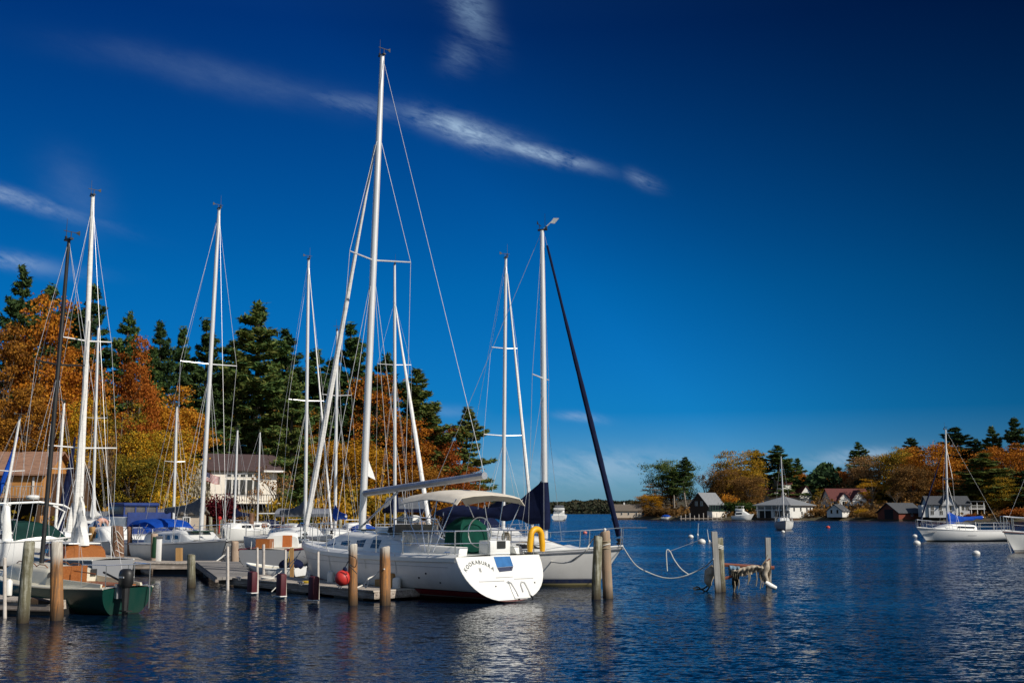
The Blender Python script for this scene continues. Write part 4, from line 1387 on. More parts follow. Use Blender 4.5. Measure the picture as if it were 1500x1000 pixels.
        if pushpit:
            xa = s.L * x0; xb = -s.L / 2 + .08
            pts = [V((xa, s.hb(xa) - .06, s.sheer(xa) + h)), V((xb, s.hb(xb) - .1, s.sheer(xb) + h)), V((xb - .03, .0, s.sheer(xb) + h)), V((xb, -s.hb(xb) + .1, s.sheer(xb) + h)), V((xa, -s.hb(xa) + .06, s.sheer(xa) + h))]
            mb = MB(); mb.tube(pts, r * 1.2, 6)
            mb.tube([p - V((0, 0, h * .5)) for p in pts], r, 6)
            for p in pts: mb.bar(p, p - V((0, 0, h)), r * 1.1, n=5)
            mb.build('pushpit', STEEL, s.root, smooth=True)
    def bimini(s, x0, x1, w, z, mat, sag=.12, post=True, zdeck=None, fr=STEEL, thick=.0, drop=.18):
        rows = []
        for i in range(11):
            u = i / 10; x = x0 + (x1 - x0) * u
            zz = z - drop * abs(2 * u - 1) ** 3 - .03 * sin(u * pi * 2) ** 2
            rows.append([V((x, w / 2 * v, zz - sag * v * v - (.16 * max(0, abs(v) - .85) / .15))) for v in (-1, -.93, -.85, -.5, 0, .5, .85, .93, 1)])
        mb = MB(); mb.loft(rows, False); mb.loft([[p - V((0, 0, .025)) for p in r] for r in rows], False)
        n = len(rows[0])
        for i in range(10):
            for j in (0, n - 1):
                a, b = rows[i][j], rows[i + 1][j]; mb.quad(a, b, b - V((0, 0, .025)), a - V((0, 0, .025)))
        for i in (0, 10):
            for j in range(n - 1):
                a, b = rows[i][j], rows[i][j + 1]; mb.quad(a, b, b - V((0, 0, .025)), a - V((0, 0, .025)))
        c = mb.build('bimini_top', mat, s.root, smooth=True, sharp=50)
        if post:
            zd = zdeck if zdeck is not None else s.dz((x0 + x1) / 2) + .1
            for sy in (1, -1):
                y = w / 2 - .03
                foot = V(((x0 + x1) / 2, sy * y, zd))
                for k, xx in enumerate((x0 + .05, (x0 * 2 + x1) / 3, (x0 + 2 * x1) / 3, x1 - .05)):
                    mb = MB(); mb.bar(foot + V(((k - 1.5) * .18, 0, 0)), V((xx, sy * (y - .0), z - sag - .16)), .014, n=5); mb.build('bimini_leg', fr, c)
        return c
    def dodger(s, x0, x1, w, h, mat, zb=None):
        zb = s.dz(x0) if zb is None else zb
        rings = []
        for i in range(7):
            u = i / 6; x = x0 + (x1 - x0) * u
            hh = h * (1 - u ** 2.5 * .85); ww = w / 2 * (1 - .12 * u)
            rings.append([V((x, ww * cos(pi * j / 10), zb + hh * sin(pi * j / 10) ** .7)) for j in range(11)])
        mb = MB(); mb.loft(rings, False)
        return mb.build('dodger', mat, s.root, smooth=True, sharp=70)
    def outboard(s, x, y, z, mat=BLACK):
        mb = MB()
        cw = [[V((x - .22 + ax_ * kx, y + ay_ * ky, z + zz)) for ax_, ay_ in ((-.2, -.06), (-.2, .06), (-.12, .13), (.1, .13), (.16, .07), (.16, -.07), (.1, -.13), (-.12, -.13))] for zz, kx, ky in ((.10, .7, .8), (.18, 1, 1), (.40, 1.05, 1), (.48, .9, .85), (.52, .6, .5))]
        mb.loft(cw, True, True); o = mb.build('outboard', mat, s.root, smooth=True, sharp=50)
        mb = MB()
        for sy in (-1, 1): mb.box((x - .24, y + sy * .135, z + .33), (.2, .012, .035))
        mb.build('stripe', WHITE, o)
        mb = MB(); mb.tube([(x - .24, y, z + .2), (x - .25, y, z - .75)], [.1, .06], 8); mb.box((x - .28, y, z - .45), (.3, .16, .03)); mb.build('shaft', mat, o)
        mb = MB(); mb.bar((x - .05, y, z + .22), (x + .55, y + .12, z + .42), .025); mb.build('tiller', mat, o)
        mb = MB(); mb.box((x - .04, y, z), (.1, .28, .34)); mb.build('bracket', ALUG, o)
        return o
    def patch(s, name, mat, x0, x1, z0, z1, sy, n=6, out=.006):
        "a thin decal that follows the topsides"
        rows = []
        for z in (z0, z1):
            row = []
            for k in range(n + 1):
                x = x0 + (x1 - x0) * k / n; row.append(V((x, sy * (s.side(x, z) + out), z)))
            rows.append(row)
        mb = MB(); mb.loft(rows, False); return mb.build(name, mat, s.h)
    def side(s, x, z):
        t = s.t(x); hb, sh, k = s.hb(x), s.sheer(x), s.keel(t)
        n = s.nst + (1.55 - s.nst) * t ** 2.2
        f = min(1, max(0, (sh - z) / (sh - k)))
        a = math.asin(f ** (n / 2))
        return hb * cos(a) ** (2 / n) * (1 - .1 * t * f)


_glyph = {}


def text_mesh(string, size, depth=.004):
    cu = bpy.data.curves.new('lettering', 'FONT'); cu.body = string; cu.size = size; cu.extrude = depth / 2; cu.offset = size * .022; cu.align_x = 'CENTER'; cu.resolution_u = 3
    o = bpy.data.objects.new('lettering', cu); COL.objects.link(o)
    bpy.context.view_layer.update()
    me = o.evaluated_get(bpy.context.evaluated_depsgraph_get()).to_mesh()
    vs = [v.co.copy() for v in me.vertices]; fs = [tuple(p.vertices) for p in me.polygons]
    w = (max(v.x for v in vs) - min(v.x for v in vs)) if vs else 0
    bpy.data.objects.remove(o); bpy.data.curves.remove(cu)
    return vs, fs, w


HWHITE = zmat('white_hull', [(.05, (.05, .02, .02)), (.09, (.6, .6, .58)), (.16, (.03, .035, .06)), (9, (.78, .78, .75))])
HWHITE2 = zmat('white_hull_blue_band', [(.06, (.20, .17, .07)), (.10, (.5, .42, .2)), (.24, (.012, .03, .10)), (.27, (.5, .5, .48)), (9, (.74, .73, .70))], stain=(.3, .24, .12))
HBIG = zmat('white_hull_red_bottom', [(.10, (.09, .007, .012)), (.14, (.6, .58, .56)), (.29, (.34, .014, .03)), (.315, (.02, .015, .02)), (9, (.80, .80, .79))], dirt=.16, stain=(.35, .3, .22))
HGREEN = zmat('dark_green_hull', [(.02, (.01, .01, .01)), (9, (.004, .040, .030))], rough=.18, dirt=.06, stain=(.03, .05, .04))
HGREY = zmat('grey_hull', [(.1, (.02, .02, .02)), (9, (.24, .25, .27))], dirt=.2)
HWB = zmat('white_hull_black_bottom', [(.12, (.012, .013, .016)), (9, (.80, .80, .78))], dirt=.06)
HTAN = zmat('tan_hull', [(9, (.36, .27, .21))], dirt=.1)
RIG = 'sailing boats berthed in the marina'

# ---- the big white sloop at the end of the dock
b = Boat('sailboat', 'big white sloop with beige bimini and the tallest mast, its bright transom facing forward', 'sailboat', P(730, 30.6), P(442, 38.3), 3.5, 1.22, 1.42,
         RIG, tr=.87, brake=.75, srake=.62, kd=.3, kst=.03, nst=2.35, full=2.1, mid=.45)
BIG = b
b.hull(HBIG); b.deck(GEL)
vs_ = [v.co.copy() for v in b.h.data.vertices][:23]
c_ = sum(vs_, V()) / len(vs_)
mb = MB(); sk_ = [c_ + (p - c_) * .995 + V((-.012, 0, .004)) for p in vs_ if p.z > .05]; sk2 = [p + V((.02, 0, 0)) for p in sk_]
mb.loft([sk_, sk2], True, True); mb.build('transom', GEL, b.root, smooth=True, sharp=30); L = L_ = b.L
for sy in (1, -1):
    rows = []
    for k in range(31):
        x = L_ * (-.5 + k / 30 * .985); hb_, sh_ = b.hb(x), b.sheer(x); w_ = min(1, hb_ / .5)
        rows.append([V((x, sy * (hb_ + o_ * w_), sh_ + z_)) for o_, z_ in ((.004, -.15), (.03, -.13), (.028, -.02), (-.05, .055), (-.28, .075))])
    mb = MB(); mb.loft(rows, False); mb.build('gunwale', GEL, b.root, smooth=True, sharp=35)
b.cabin(-1.5, 3.3, 2.25, .50, GEL, slope=2.2, wins=[(1.75, 2.55), (.8, 1.35), (-.1, .4), (-.95, -.5)], taper=.55)
for xx in (1.2, -.3):
    mb = MB(); mb.box((xx, 0, b.top(xx) + .03), (.55, .55, .06)); mb.build('hatch', GLASS, b.root)
# cockpit coaming, seats, companion windscreen
for sy in (1, -1):
    mb = MB(); mb.prism([(-L / 2 + .25, sy * 1.22, b.sheer(-4)), (-1.4, sy * 1.12, b.sheer(-1.4)), (-1.4, sy * 1.0, b.sheer(-1.4) + .42), (-2.6, sy * 1.08, b.sheer(-2) + .30), (-L / 2 + .3, sy * 1.12, b.sheer(-4) + .26)], (0, -sy * .3, 0))
    mb.build('coaming', GEL, b.root, bevel=.03)
mb = MB(); mb.tube([(-1.55, .95, b.top(-1.2) - .1), (-1.35, .8, b.top(-1.2) + .42), (-1.3, 0, b.top(-1.2) + .5), (-1.35, -.8, b.top(-1.2) + .42), (-1.55, -.95, b.top(-1.2) - .1)], .02, 6)
mb.build('windscreen_frame', STEEL, b.root)
mb = MB(); mb.box((-1.25, 0, b.top(-1.2) + .13), (.06, 1.5, .28)); mb.build('windscreen', pm('smoked_acrylic', (.06, .07, .08), rough=.1), b.root)
mb = MB(); mb.box((-.75, .0, b.top(-.8) + .1), (1.0, 1.5, .2)); mb.build('companion_hood', GEL, b.root, bevel=.06)
for k in range(3):
    mb = MB(); mb.lathe([(.09, 0), (.1, .05), (.07, .12), (.09, .17)], (-1.1 + .0 * k, .75 - .32 * k, b.top(-1.1) + .03), 12); mb.build('winch', BLACK, b.root, smooth=True)
b.mast(530, (560, 82), ALU, r=.115, zb=b.top(b.find_x(530)) - .05, spr=[(.555, 1.22, .42)], wire=.011, back=False, fore=False, frac=.83, furl=SAIL, furl_r=.10)
b.boom(5.95, ZZ(722, 35.7), ZZ(697, 31.5), ALUG, r=.11, vang=True)
b.wr('topping_lift', [b.b1, b.mt]); b.wr('mainsheet', [b.b0.lerp(b.b1, .72), V((-1.5, 0, b.top(-1.2)))], .012, ROPE)
q = b.ax(.115); a_ = b.root.rotation_euler.z
dx_, dy_ = .62 * cos(-a_) - .78 * sin(-a_), .62 * sin(-a_) + .78 * cos(-a_)
mb = MB(); rows = [[q + V((dx_ * (.1 + .36 * u * v), dy_ * (.1 + .36 * u * v) + .04 * sin(u * 5), -.02 + .95 * (1 - u) - .12 * v)) for v in (0, .33, .66, 1)] for u in (0, .25, .5, .75, 1)]
mb.loft(rows, False); mb.build('white_flag', SAIL, b.root, smooth=True)  # small white flag, turned to face the sun so it shows bright
b.lifelines(-.30, .38, n=5, pushpit=False)
xs = -L / 2 + .12
def T(u, z, out=.02):
    "point on the raked transom; u to the viewer's right"
    f = (b.sheer(-L / 2) - z) / (b.sheer(-L / 2) - b.keel(0))
    return V((-L / 2 - b.srake * f - out, -u, z))
zt = b.sheer(-L / 2)
# pushpit rails either side of the boarding gate
for sy in (1, -1):
    pts = [V((-2.9, sy * (b.hb(-2.9) - .08), b.sheer(-2.9) + .68)), V((xs, sy * (b.hb(xs) - .10), zt + .68)), V((xs - .02, sy * .28, zt + .68))]
    mb = MB(); mb.tube(pts, .02, 6); mb.tube([p - V((0, 0, .33)) for p in pts], .014, 6)
    for p in pts + [pts[0].lerp(pts[1], .5)]: mb.bar(p, p - V((0, 0, .68)), .018, n=6)
    mb.build('pushpit', STEEL, b.root, smooth=True)
mb = MB(); mb.box((xs + .16, -.1, zt + .2), (.5, .74, .42)); st = mb.build('stern_seat', GEL, b.root, bevel=.03)
mb = MB(); mb.box((xs - .10, -.12, zt + .30), (.03, .3, .2)); mb.build('window', GLASS, st)
u0, u1 = -.20, .40
mb = MB(); mb.add([T(u0, zt - .30), T(u1, zt - .28), T(u1, zt - .02), T(u0, zt - .02), T(u0, zt - .30, -.05), T(u1, zt - .28, -.05), T(u1, zt - .02, -.05), T(u0, zt - .02, -.05)], [(0, 1, 2, 3), (4, 5, 6, 7), (0, 1, 5, 4), (2, 3, 7, 6), (0, 3, 7, 4), (1, 2, 6, 5)])
mb.build('gate_panel', pm('blue_panel', (.035, .16, .40), (.025, .12, .31), rough=.3), b.root)
mb = MB(); mb.add([T(u0 + .03, zt - .42), T(u1 - .1, zt - .40), T(u1, zt - .285), T(u0, zt - .305), T(u0 + .03, zt - .42, -.05), T(u1 - .1, zt - .40, -.05), T(u1, zt - .285, -.05), T(u0, zt - .305, -.05)], [(0, 1, 2, 3), (0, 1, 5, 4), (0, 3, 7, 4), (1, 2, 6, 5)])
mb.build('gate_sill', pm('navy_panel', (.02, .03, .08), rough=.4), b.root)
GREYL = pm('grey_moulding', (.50, .50, .50), rough=.5)
for pts, rr, nm in (([T(-.98, .58), T(-.1, .57)], .012, 'step_line'), ([T(.28, .60), T(.98, .60)], .012, 'step_line'), ([T(-.35, .66), T(.25, .66)], .010, 'step_line'),
                    ([T(-.02, .56, .07), T(.08, .50, .07), T(.16, .28, .07), T(.18, .16, .07)], .016, 'ladder_rail'), ([T(.40, .26, .07), T(.40, .45, .07), T(.46, .52, .07), T(.56, .50, .07), T(.62, .3, .06), T(.64, .16, .06)], .02, 'ladder_rail'), ([T(.14, .16), T(.2, .12), T(.22, .06)], .025, 'ladder_hinge'), ([T(.66, .16), T(.72, .11), T(.7, .05)], .025, 'ladder_hinge')):
    mb = MB(); mb.tube(pts, rr, 6); mb.build(nm, GREYL if 'hinge' not in nm else BLACK, b.root, smooth=True)
mb = MB(); bs_ = [T(a_, z_, o_) for o_ in (.0, .055) for a_, z_ in ((.06, .10), (.62, .10), (.58, .54), (.02, .54))]
mb.add(bs_, [(0, 1, 2, 3), (4, 5, 6, 7), (0, 1, 5, 4), (1, 2, 6, 5), (2, 3, 7, 6), (3, 0, 4, 7)]); mb.build('ladder_boss', GEL, b.root, bevel=.02)  # raised block added so the moulded stern gets soft shadows
for u, z in ((-.46, .44), (.98, .48), (.28, zt - .34)):
    mb = MB(); mb.ball(T(u, z), .022, 8, 6); mb.build('thruhull', BLACK, b.root)
# name on the transom, arched as lettered
mb = MB()
INK = pm('dark_lettering', (.02, .03, .028), rough=.5)
def letters(mb, string, size, uc, zc, R, tight=1.0):
    ws = [text_mesh(c, size) for c in string]
    tot = sum(w[2] + size * .12 for w in ws); a = -tot / 2
    for vs, fs, w in ws:
        ac = a + w / 2 + size * .06; a += w + size * .12
        ang = ac / R if R else 0
        pts = []
        cx = sum(v.x for v in vs) / len(vs)
        for v in vs:
            lx, lz = v.x - cx, v.y
            if R: u = uc + R * sin(ang) + lx * cos(ang) + lz * sin(ang); z = zc - R * (1 - cos(ang)) - lx * sin(ang) + lz * cos(ang)
            else: u = uc + ac + lx; z = zc + lz
            pts.append(T(u, z, .016 + v.z))
        mb.add(pts, fs)
letters(mb, 'KOOKABURRA', .138, -.84, zt - .19, .66)
mb.build('name_lettering', INK, b.root)
mb = MB(); letters(mb, 'II', .15, -.82, zt - .40, 0)
mb.build('numeral_lettering', INK, b.root)
b.bimini(-4.85, -2.2, 2.5, 3.05, BEIGE, sag=.13, zdeck=zt + .1, drop=.16)
# wheel pedestal under its green cover
mb = MB(); rings = [[V((-3.75 + a * .36 * k, c * .52 * k, zt + z * .84)) for a, c in ((-1, -1), (1, -1), (1.1, 0), (1, 1), (-1, 1), (-1.1, 0))] for z, k in ((.05, 1), (.5, .98), (.95, .9), (1.2, .45), (1.25, .2))]
mb.loft(rings, True, True); mb.build('wheel_cover', GREENC, b.root, smooth=True, sharp=50)
for sy in (1, -1): mb = MB(); mb.lathe([(.09, 0), (.1, .06), (.065, .13), (.085, .19)], (-2.2, sy * 1.05, b.sheer(-2.2) + .36), 12); mb.build('winch', STEEL, b.root, smooth=True)
mb = MB(); mb.box((L / 2 - .05, 0, b.sheer(L / 2) + .06), (.5, .12, .06)); mb.build('bow_roller', STEEL, b.root)
mb = MB(); mb.tube([b.h and V((-1.2, b.side(-1.2, 1.1) + .02, b.sheer(-1.2))), V((-1.22, b.side(-1.2, .8) + .02, .8))], .012, 5); mb.build('fender_line', ROPE, b.root)
for x_ in (-4.7, -2.0, 1.5, 4.2):
    for sy in (1, -1):
        mb = MB(); y_ = sy * (b.hb(x_) - .14); mb.bar((x_ - .13, y_, b.sheer(x_) + .12), (x_ + .13, y_, b.sheer(x_) + .12), .018)
        for d_ in (-.05, .05): mb.bar((x_ + d_, y_, b.sheer(x_) + .04), (x_ + d_, y_, b.sheer(x_) + .12), .016)
        mb.build('cleat', STEEL, b.root)
for k_, (x_, y_, m_) in enumerate(((-2.9, 1.28, ROPE), (-4.2, -1.25, ROPED))):
    mb = MB(); mb.tube([V((x_ + .13 * cos(a) + .01 * a, y_ + .07, b.sheer(x_) + .45 + .17 * sin(a))) for a in np.linspace(0, 18, 60)], .018, 5); mb.build('rope_coil', m_, b.root, smooth=True)
mb = MB(); mb.tube([V((-4.35, .42 * cos(a), zt + .62 + .42 * sin(a))) for a in np.linspace(0, 2 * pi, 25)], .018, 6); mb.build('steering_wheel', STEEL, b.root, smooth=True)
for px_, z_ in ((-3.9, .75), (-3.55, .62), (-4.35, .52)):
    mb = MB(); mb.ball((px_, b.side(px_, z_) + .004, z_), .028, 8, 6); mb.build('thruhull', BLACK, b.root)
rows = [[V((x_, b.side(x_, z_) + .006, z_)) for x_ in np.linspace(-4.9, 4.6, 40)] for z_ in (.93, .945)]
mb = MB(); mb.loft(rows, False); mb.build('cove_line', GREYL, b.h)
# horseshoe buoy on the starboard quarter
q = b.at(-L / 2 + .02, -1.40, zt + .50)
hs = thing('horseshoe_buoy', 'yellow horseshoe life buoy hung on the stern rail of the big white sloop', 'life buoy', q, b.root.rotation_euler.z)
pts = [V((-.04, .21 * cos(a), .21 * sin(a))) for a in np.linspace(-.12, pi + .12, 13)]
pts = [V((-.04, .24, -.42)), V((-.04, .235, -.2))] + pts + [V((-.04, -.235, -.2)), V((-.04, -.24, -.42))]
mb = MB(); mb.tube(pts, [.07] + [.088] * (len(pts) - 2) + [.07], 10)
mb.build('float', pm('yellow_vinyl', (.82, .43, .006), (.72, .36, .006), rough=.5), hs, smooth=True)
mb = MB(); mb.bar((0, .24, -.25), (0, -.24, -.25), .012); mb.build('strap', BLACK, hs)

# ---- white sloop with navy sail cover to its right
bw = P(913, 36.4); hd = V((.945, -.33, 0)).normalized()
b = Boat('sailboat', 'white sloop with blue waterline band, navy sail cover and navy furled jib', 'sailboat', bw - hd * 7.9, bw, 2.7, 1.05, 1.28, RIG, tr=.7, brake=.95, kd=.35, nst=2.3, full=1.9)
SL = b
b.hull(HWHITE2); b.deck(GEL); b.rail(ALUG, .03, dz=-.06); b.rail(GEL, .03, dz=.03)
b.cabin(-1.6, 2.7, 1.9, .46, GEL, slope=1.9, wins=[(.6, 1.5), (-1.0, .2)], taper=.6)
mb = MB(); mb.add([V((1.35, -.45, b.top(1.35) + .01)), V((2.05, -.4, b.top(2.05) + .01)), V((2.05, .4, b.top(2.05) + .01)), V((1.35, .45, b.top(1.35) + .01))], [(0, 1, 2, 3)]); mb.build('hatch', pm('blue_acrylic', (.01, .03, .09), rough=.08), b.root)
b.mast(798, (794, 338), ALU, r=.105, zb=b.top(b.find_x(798)) - .05, spr=[(.51, .92, .1)], wire=.009, frac=.985, furl=NAVY, furl_r=.098)
b.boom(3.6, ZZ(757, 37.3), ZZ(752, 38.5), ALU, cover=NAVY, h0=1.15, thick=.2)
mb = MB(); mb.tube([b.ax(.03), b.ax(.06), b.ax(.12), b.ax(.178)], [.16, .20, .17, .13], 12); mb.build('mast_boot', NAVY, b.m, smooth=True)
g = b.mt; mb = MB(); mb.bar(g, g + V((.35, 0, .3)), .02); mb.prism([g + V((.3, 0, .25)), g + V((.42, 0, .42)), g + V((.62, 0, .40)), g + V((.45, 0, .22))], (0, .03, 0)); mb.build('wind_vane', WHITE, b.m)
b.lifelines(-.44, .34, n=4)
mb = MB(); mb.bar(V((b.L / 2 - .1, 0, b.sheer(b.L / 2) + .62)), V((b.L / 2 + .75, .3, b.sheer(b.L / 2) + .62)), .018); mb.build('bow_pole', STEEL, b.root)

# ---- the rest of the marina
b = Boat('sailboat', 'white sloop behind the big sloop stern, navy dodger, thin mast with two spreader pairs', 'sailboat', P(664, 54), P(782, 44.5), 2.9, 1.15, 1.35, RIG, tr=.75)
b.hull(HWHITE); b.deck(GEL); b.rail(GEL, .03)
b.cabin(-1.4, 3.0, 1.9, .5, GEL, slope=1.8, wins=[(.2, 1.2), (-1, -.1)])
b.mast(737, (741, 378), ALU, r=.085, spr=[(.36, .9, .1), (.67, .62, .1)], furl=SAIL, furl_r=.075, frac=.97)
b.dodger(-3.4, -.4, 2.7, 1.5, NAVY); b.lifelines(n=4); b.bimini(-4.8, -2.6, 2.6, 2.75, NAVY, sag=.3)
b.boom(3.8, 2.5, 2.4, ALU, cover=NAVY, h0=.5)

b = Boat('sailboat', 'white sloop with white furled jib just right of the big sloop mast, behind it', 'sailboat', P(578, 61), P(629, 51), 3.0, 1.15, 1.4, RIG)
b.hull(HWHITE); b.deck(GEL); b.cabin(-1.4, 3.2, 1.9, .5, GEL, slope=1.8, wins=[(.3, 1.2), (-1, 0)])
b.mast(576, (578, 388), ALU, r=.095, spr=[(.62, .95, .1)], furl=SAIL, furl_r=.11, frac=.86)
b.boom(4.2, 2.55, 2.5, ALU, cover=NAVY, h0=1.2, thick=.22); b.lifelines(n=4)

b = Boat('sailboat', 'white sloop whose thin mast stands between the big sloop furled jib and mast', 'sailboat', P(508, 55), P(472, 63), 2.7, 1.0, 1.2, RIG)
b.hull(HWHITE); b.deck(GEL); b.cabin(-1.2, 2.6, 1.7, .45, GEL, slope=1.5, wins=[(-.8, .2)])
b.mast(491, (494, 484), ALU, r=.085, spr=[(.68, .8, .1)]); b.boom(3.4, 2.2, 2.2, ALU, cover=BLUE, h0=.4); b.lifelines(n=4)

b = Boat('sailboat', 'white sloop with slim tall mast and thin furled jib, left of the big sloop bow', 'sailboat', P(384, 62), P(486, 53), 2.9, 1.1, 1.3, RIG)
b.hull(HWHITE); b.deck(GEL); b.cabin(-1.6, 2.8, 1.9, .48, GEL, slope=1.6, wins=[(-1, -.1), (.2, .9)])
b.mast(447, (452, 380), ALU, r=.09, spr=[(.48, .95, .05)], furl=SAIL, furl_r=.055, frac=.97); b.boom(3.7, 2.4, 2.4, ALU, cover=GREYC, h0=.5); b.lifelines(n=4)
mb = MB(); mb.box((-1.9, 0, b.dz(-2) + .25), (.15, 1.0, .6)); mb.build('companion_board', TEAK, b.root)

b = Boat('motorboat', 'grey launch with maroon gunwale and white cuddy beside the finger dock', 'motorboat', P(383, 46.5), P(446, 54), 2.3, .85, 1.05, None, tr=.85, brake=.6)
b.hull(HGREY); b.deck(GELD); b.rail(MAROON, .05)
b.cabin(-.6, 2.0, 1.5, .62, GEL, slope=1.0, wins=[(-.4, .2), (.4, .9)])
mb = MB(); mb.box((-2.3, .3, b.dz(-2.3) + .2), (.7, .6, .4)); mb.build('engine_box', TEAK, b.root)
mb = MB(); mb.box((-2.0, -.6, b.dz(-2) + .3), (.3, .35, .5)); mb.build('cushion', pm('orange_cushion', (.5, .14, .03), rough=.8), b.root)

b = Boat('skiff', 'small open white skiff tied along the finger dock', 'rowboat', P(440, 40.5), P(360, 41), 1.3, .42, .55, None, tr=.8, brake=.4, kd=.15)
b.hull(HWB); b.deck(GELD, camber=-.12, name='floor'); b.rail(GEL, .03)
mb = MB(); mb.ball((-.7, 0, .5), .42, 12, 8, (1.1, 1, .6)); mb.build('tarp', NAVY, b.root, smooth=True)

b = Boat('sailboat', 'white sloop with bright blue bimini and tall silver mast at the near walkway', 'sailboat', P(203, 53.5), P(331, 46), 3.0, 1.05, 1.3, RIG, tr=.75)
b.hull(HWHITE); b.deck(GEL); b.rail(GREYL, .03, dz=-.06)
b.cabin(-1.8, 3.0, 2.0, .46, GEL, slope=1.4, wins=[(1.3, 1.75), (.55, 1.0), (-.2, .25), (-.95, -.5)])
mb = MB(); mb.box((2.1, 0, b.top(2.0) + .02), (.7, 1.0, .05)); mb.build('hatch', pm('green_acrylic', (.01, .04, .03), rough=.15), b.root)
b.mast(294, (321, 306), ALU, r=.10, spr=[(.52, 1.32, .15)], frac=.98, wire=.010)
b.boom(4.0, 2.5, 2.5, ALU, cover=GREYC, h0=.4); b.lifelines(n=5)
b.bimini(-3.9, -1.0, 2.3, 2.12, BLUE, sag=.1, drop=.35)
mb = MB(); mb.tube([(3.6, .2, 1.5), (3.6, .2, 2.1)], .02); mb.ball((3.6, .2, 2.15), .09, 8, 6, mi=0); mb.build('bow_light', RED, b.root)

b = Boat('sailboat', 'small white sloop with short bare mast before the burgundy shrub and cream house', 'sailboat', P(404, 104), P(335, 97), 2.5, .95, 1.15, RIG)
b.hull(HWHITE); b.deck(GEL); b.cabin(-1.6, 2.4, 1.7, .5, GEL, slope=1.2, wins=[(-1.2, -.3), (.2, 1)])
b.mast(377, (381, 633), ALU, r=.085, spr=[(.5, .7, .1)], wire=.014); b.boom(3.2, 2.3, 2.3, ALU); b.lifelines(n=4, wire=.01, r=.02); b.dodger(-2.8, -1.2, 2.0, .8, NAVY)
mb = MB(); mb.box((-.4, .9, b.dz(0) + .25), (.7, .06, .35)); mb.build('hatch_board', TEAK, b.root)

for px0, D0, px1, D1, bp, tp, lab in ((240, 86, 272, 79, 254, (259, 595), 'white sloop behind the blue bimini, slim bare mast left of the tall silver mast'),
                                     (366, 94, 326, 88, 343, (348, 630), 'white sloop with slim mast before the cream house, left of the small sloop'),
                                     (152, 82, 124, 73, 136, (144, 480), 'white sloop with mast ending just right of the twin white masts')):
    b = Boat('sailboat', lab, 'sailboat', P(px0, D0), P(px1, D1), 2.5, 1.0, 1.2, RIG)
    b.hull(HWHITE); b.deck(GEL); b.cabin(-1.5, 2.3, 1.7, .45, GEL, slope=1.3, wins=[(-1, 0), (.2, .9)])
    b.mast(bp, tp, ALU, r=.1, spr=[(.55, .75, .1)], wire=.013); b.boom(3.1, 2.2, 2.2, ALU, cover=SAIL if bp == 136 else NAVY, h0=1.9 if bp == 136 else .5, thick=.2)

b = Boat('sailboat', 'grey hulled sloop with teak cabin sides and twin white spars, behind the green boat', 'sailboat', P(164, 37.5), P(40, 43.0), 2.4, .82, 1.05, RIG, tr=.6)
b.hull(HGREY); b.deck(GELD); b.rail(GEL, .025)
b.cabin(-1.5, 1.5, 1.5, .40, TEAK, slope=.7, wins=[(-.9, -.3), (.2, .7)])
mb = MB(); mb.box((-.3, 0, b.top(-.4) + .03), (2.2, 1.15, .05)); mb.build('cabin_top', GEL, b.root, bevel=.02)
b.mast(116, (136, 287), SAIL, r=.10, spr=[(.29, 1.25, .05), (.585, .9, .05)], frac=.97, wire=.009)
mb = MB(); a = b.at(0); p0, p1 = local(b.root, at(106, 806, 39.6)), local(b.root, at(131, 470, 38.9)); mb.tube([p0, p0.lerp(p1, .5), p1], [.085, .095, .05], 8); mb.build('furled_sail', SAIL, b.root, smooth=True)
mb = MB(); rows = []
for k in range(11):
    u = k / 10; q = b.ax(.03 + .13 * u); w_ = .30 * (1 - u) ** 1.1 + .1
    rows.append([q + V((-w_ * .7 + w_ * cos(2 * pi * j / 12), .6 * w_ * sin(2 * pi * j / 12), 0)) * (1 + .0 * j) + V((.04 * sin(j * 2 + k), .04 * cos(j * 3 + k), 0)) for j in range(12)])
mb.loft(rows, True, True); mb.build('sail_bundle', SAIL, b.root, smooth=True)
q0, q1 = local(b.root, at(101, 778, 39.5)), local(b.root, at(106, 736, 39.5)); mb = MB(); mb.tube([q0, q0.lerp(q1, .4), q1], [.13, .12, .02], 8); mb.build('sail_bundle', SAIL, b.root, smooth=True)

b = Boat('sailboat', 'white sloop with blue furled jib and short mast at the far left edge', 'sailboat', P(-52, 60), P(2, 54), 2.5, 1.0, 1.2, RIG)
b.hull(HWHITE); b.deck(GEL); b.cabin(-1.5, 2.3, 1.7, .45, GEL, slope=1.3, wins=[(-1, 0)])
b.mast(11, (29, 612), SAIL, x=b.find_x(0) - .2, r=.07, spr=[(.55, .7, .1)], wire=.009)
p0, p1 = local(b.root, at(-9, 745, 55)), local(b.root, at(26, 640, 56)); mb = MB(); mb.tube([p0, p0.lerp(p1, .5), p1], [.1, .12, .04], 8); mb.build('furled_jib', BLUE, b.root, smooth=True)

b = Boat('sailboat', 'sloop with short white mast and navy furled jib behind the black mast', 'sailboat', P(112, 66), P(66, 58), 2.5, 1.0, 1.2, RIG)
b.hull(HWHITE); b.deck(GEL); b.cabin(-1.5, 2.3, 1.7, .45, GEL, slope=1.3, wins=[(-1, 0)])
b.mast(81, (94, 590), SAIL, r=.08, spr=[(.5, .7, .1)], wire=.010)
p0, p1 = local(b.root, at(86, 786, 60)), local(b.root, at(110, 640, 61)); mb = MB(); mb.tube([p0, p0.lerp(p1, .4), p1], [.17, .22, .05], 8); mb.build('furled_jib', NAVY, b.root, smooth=True)

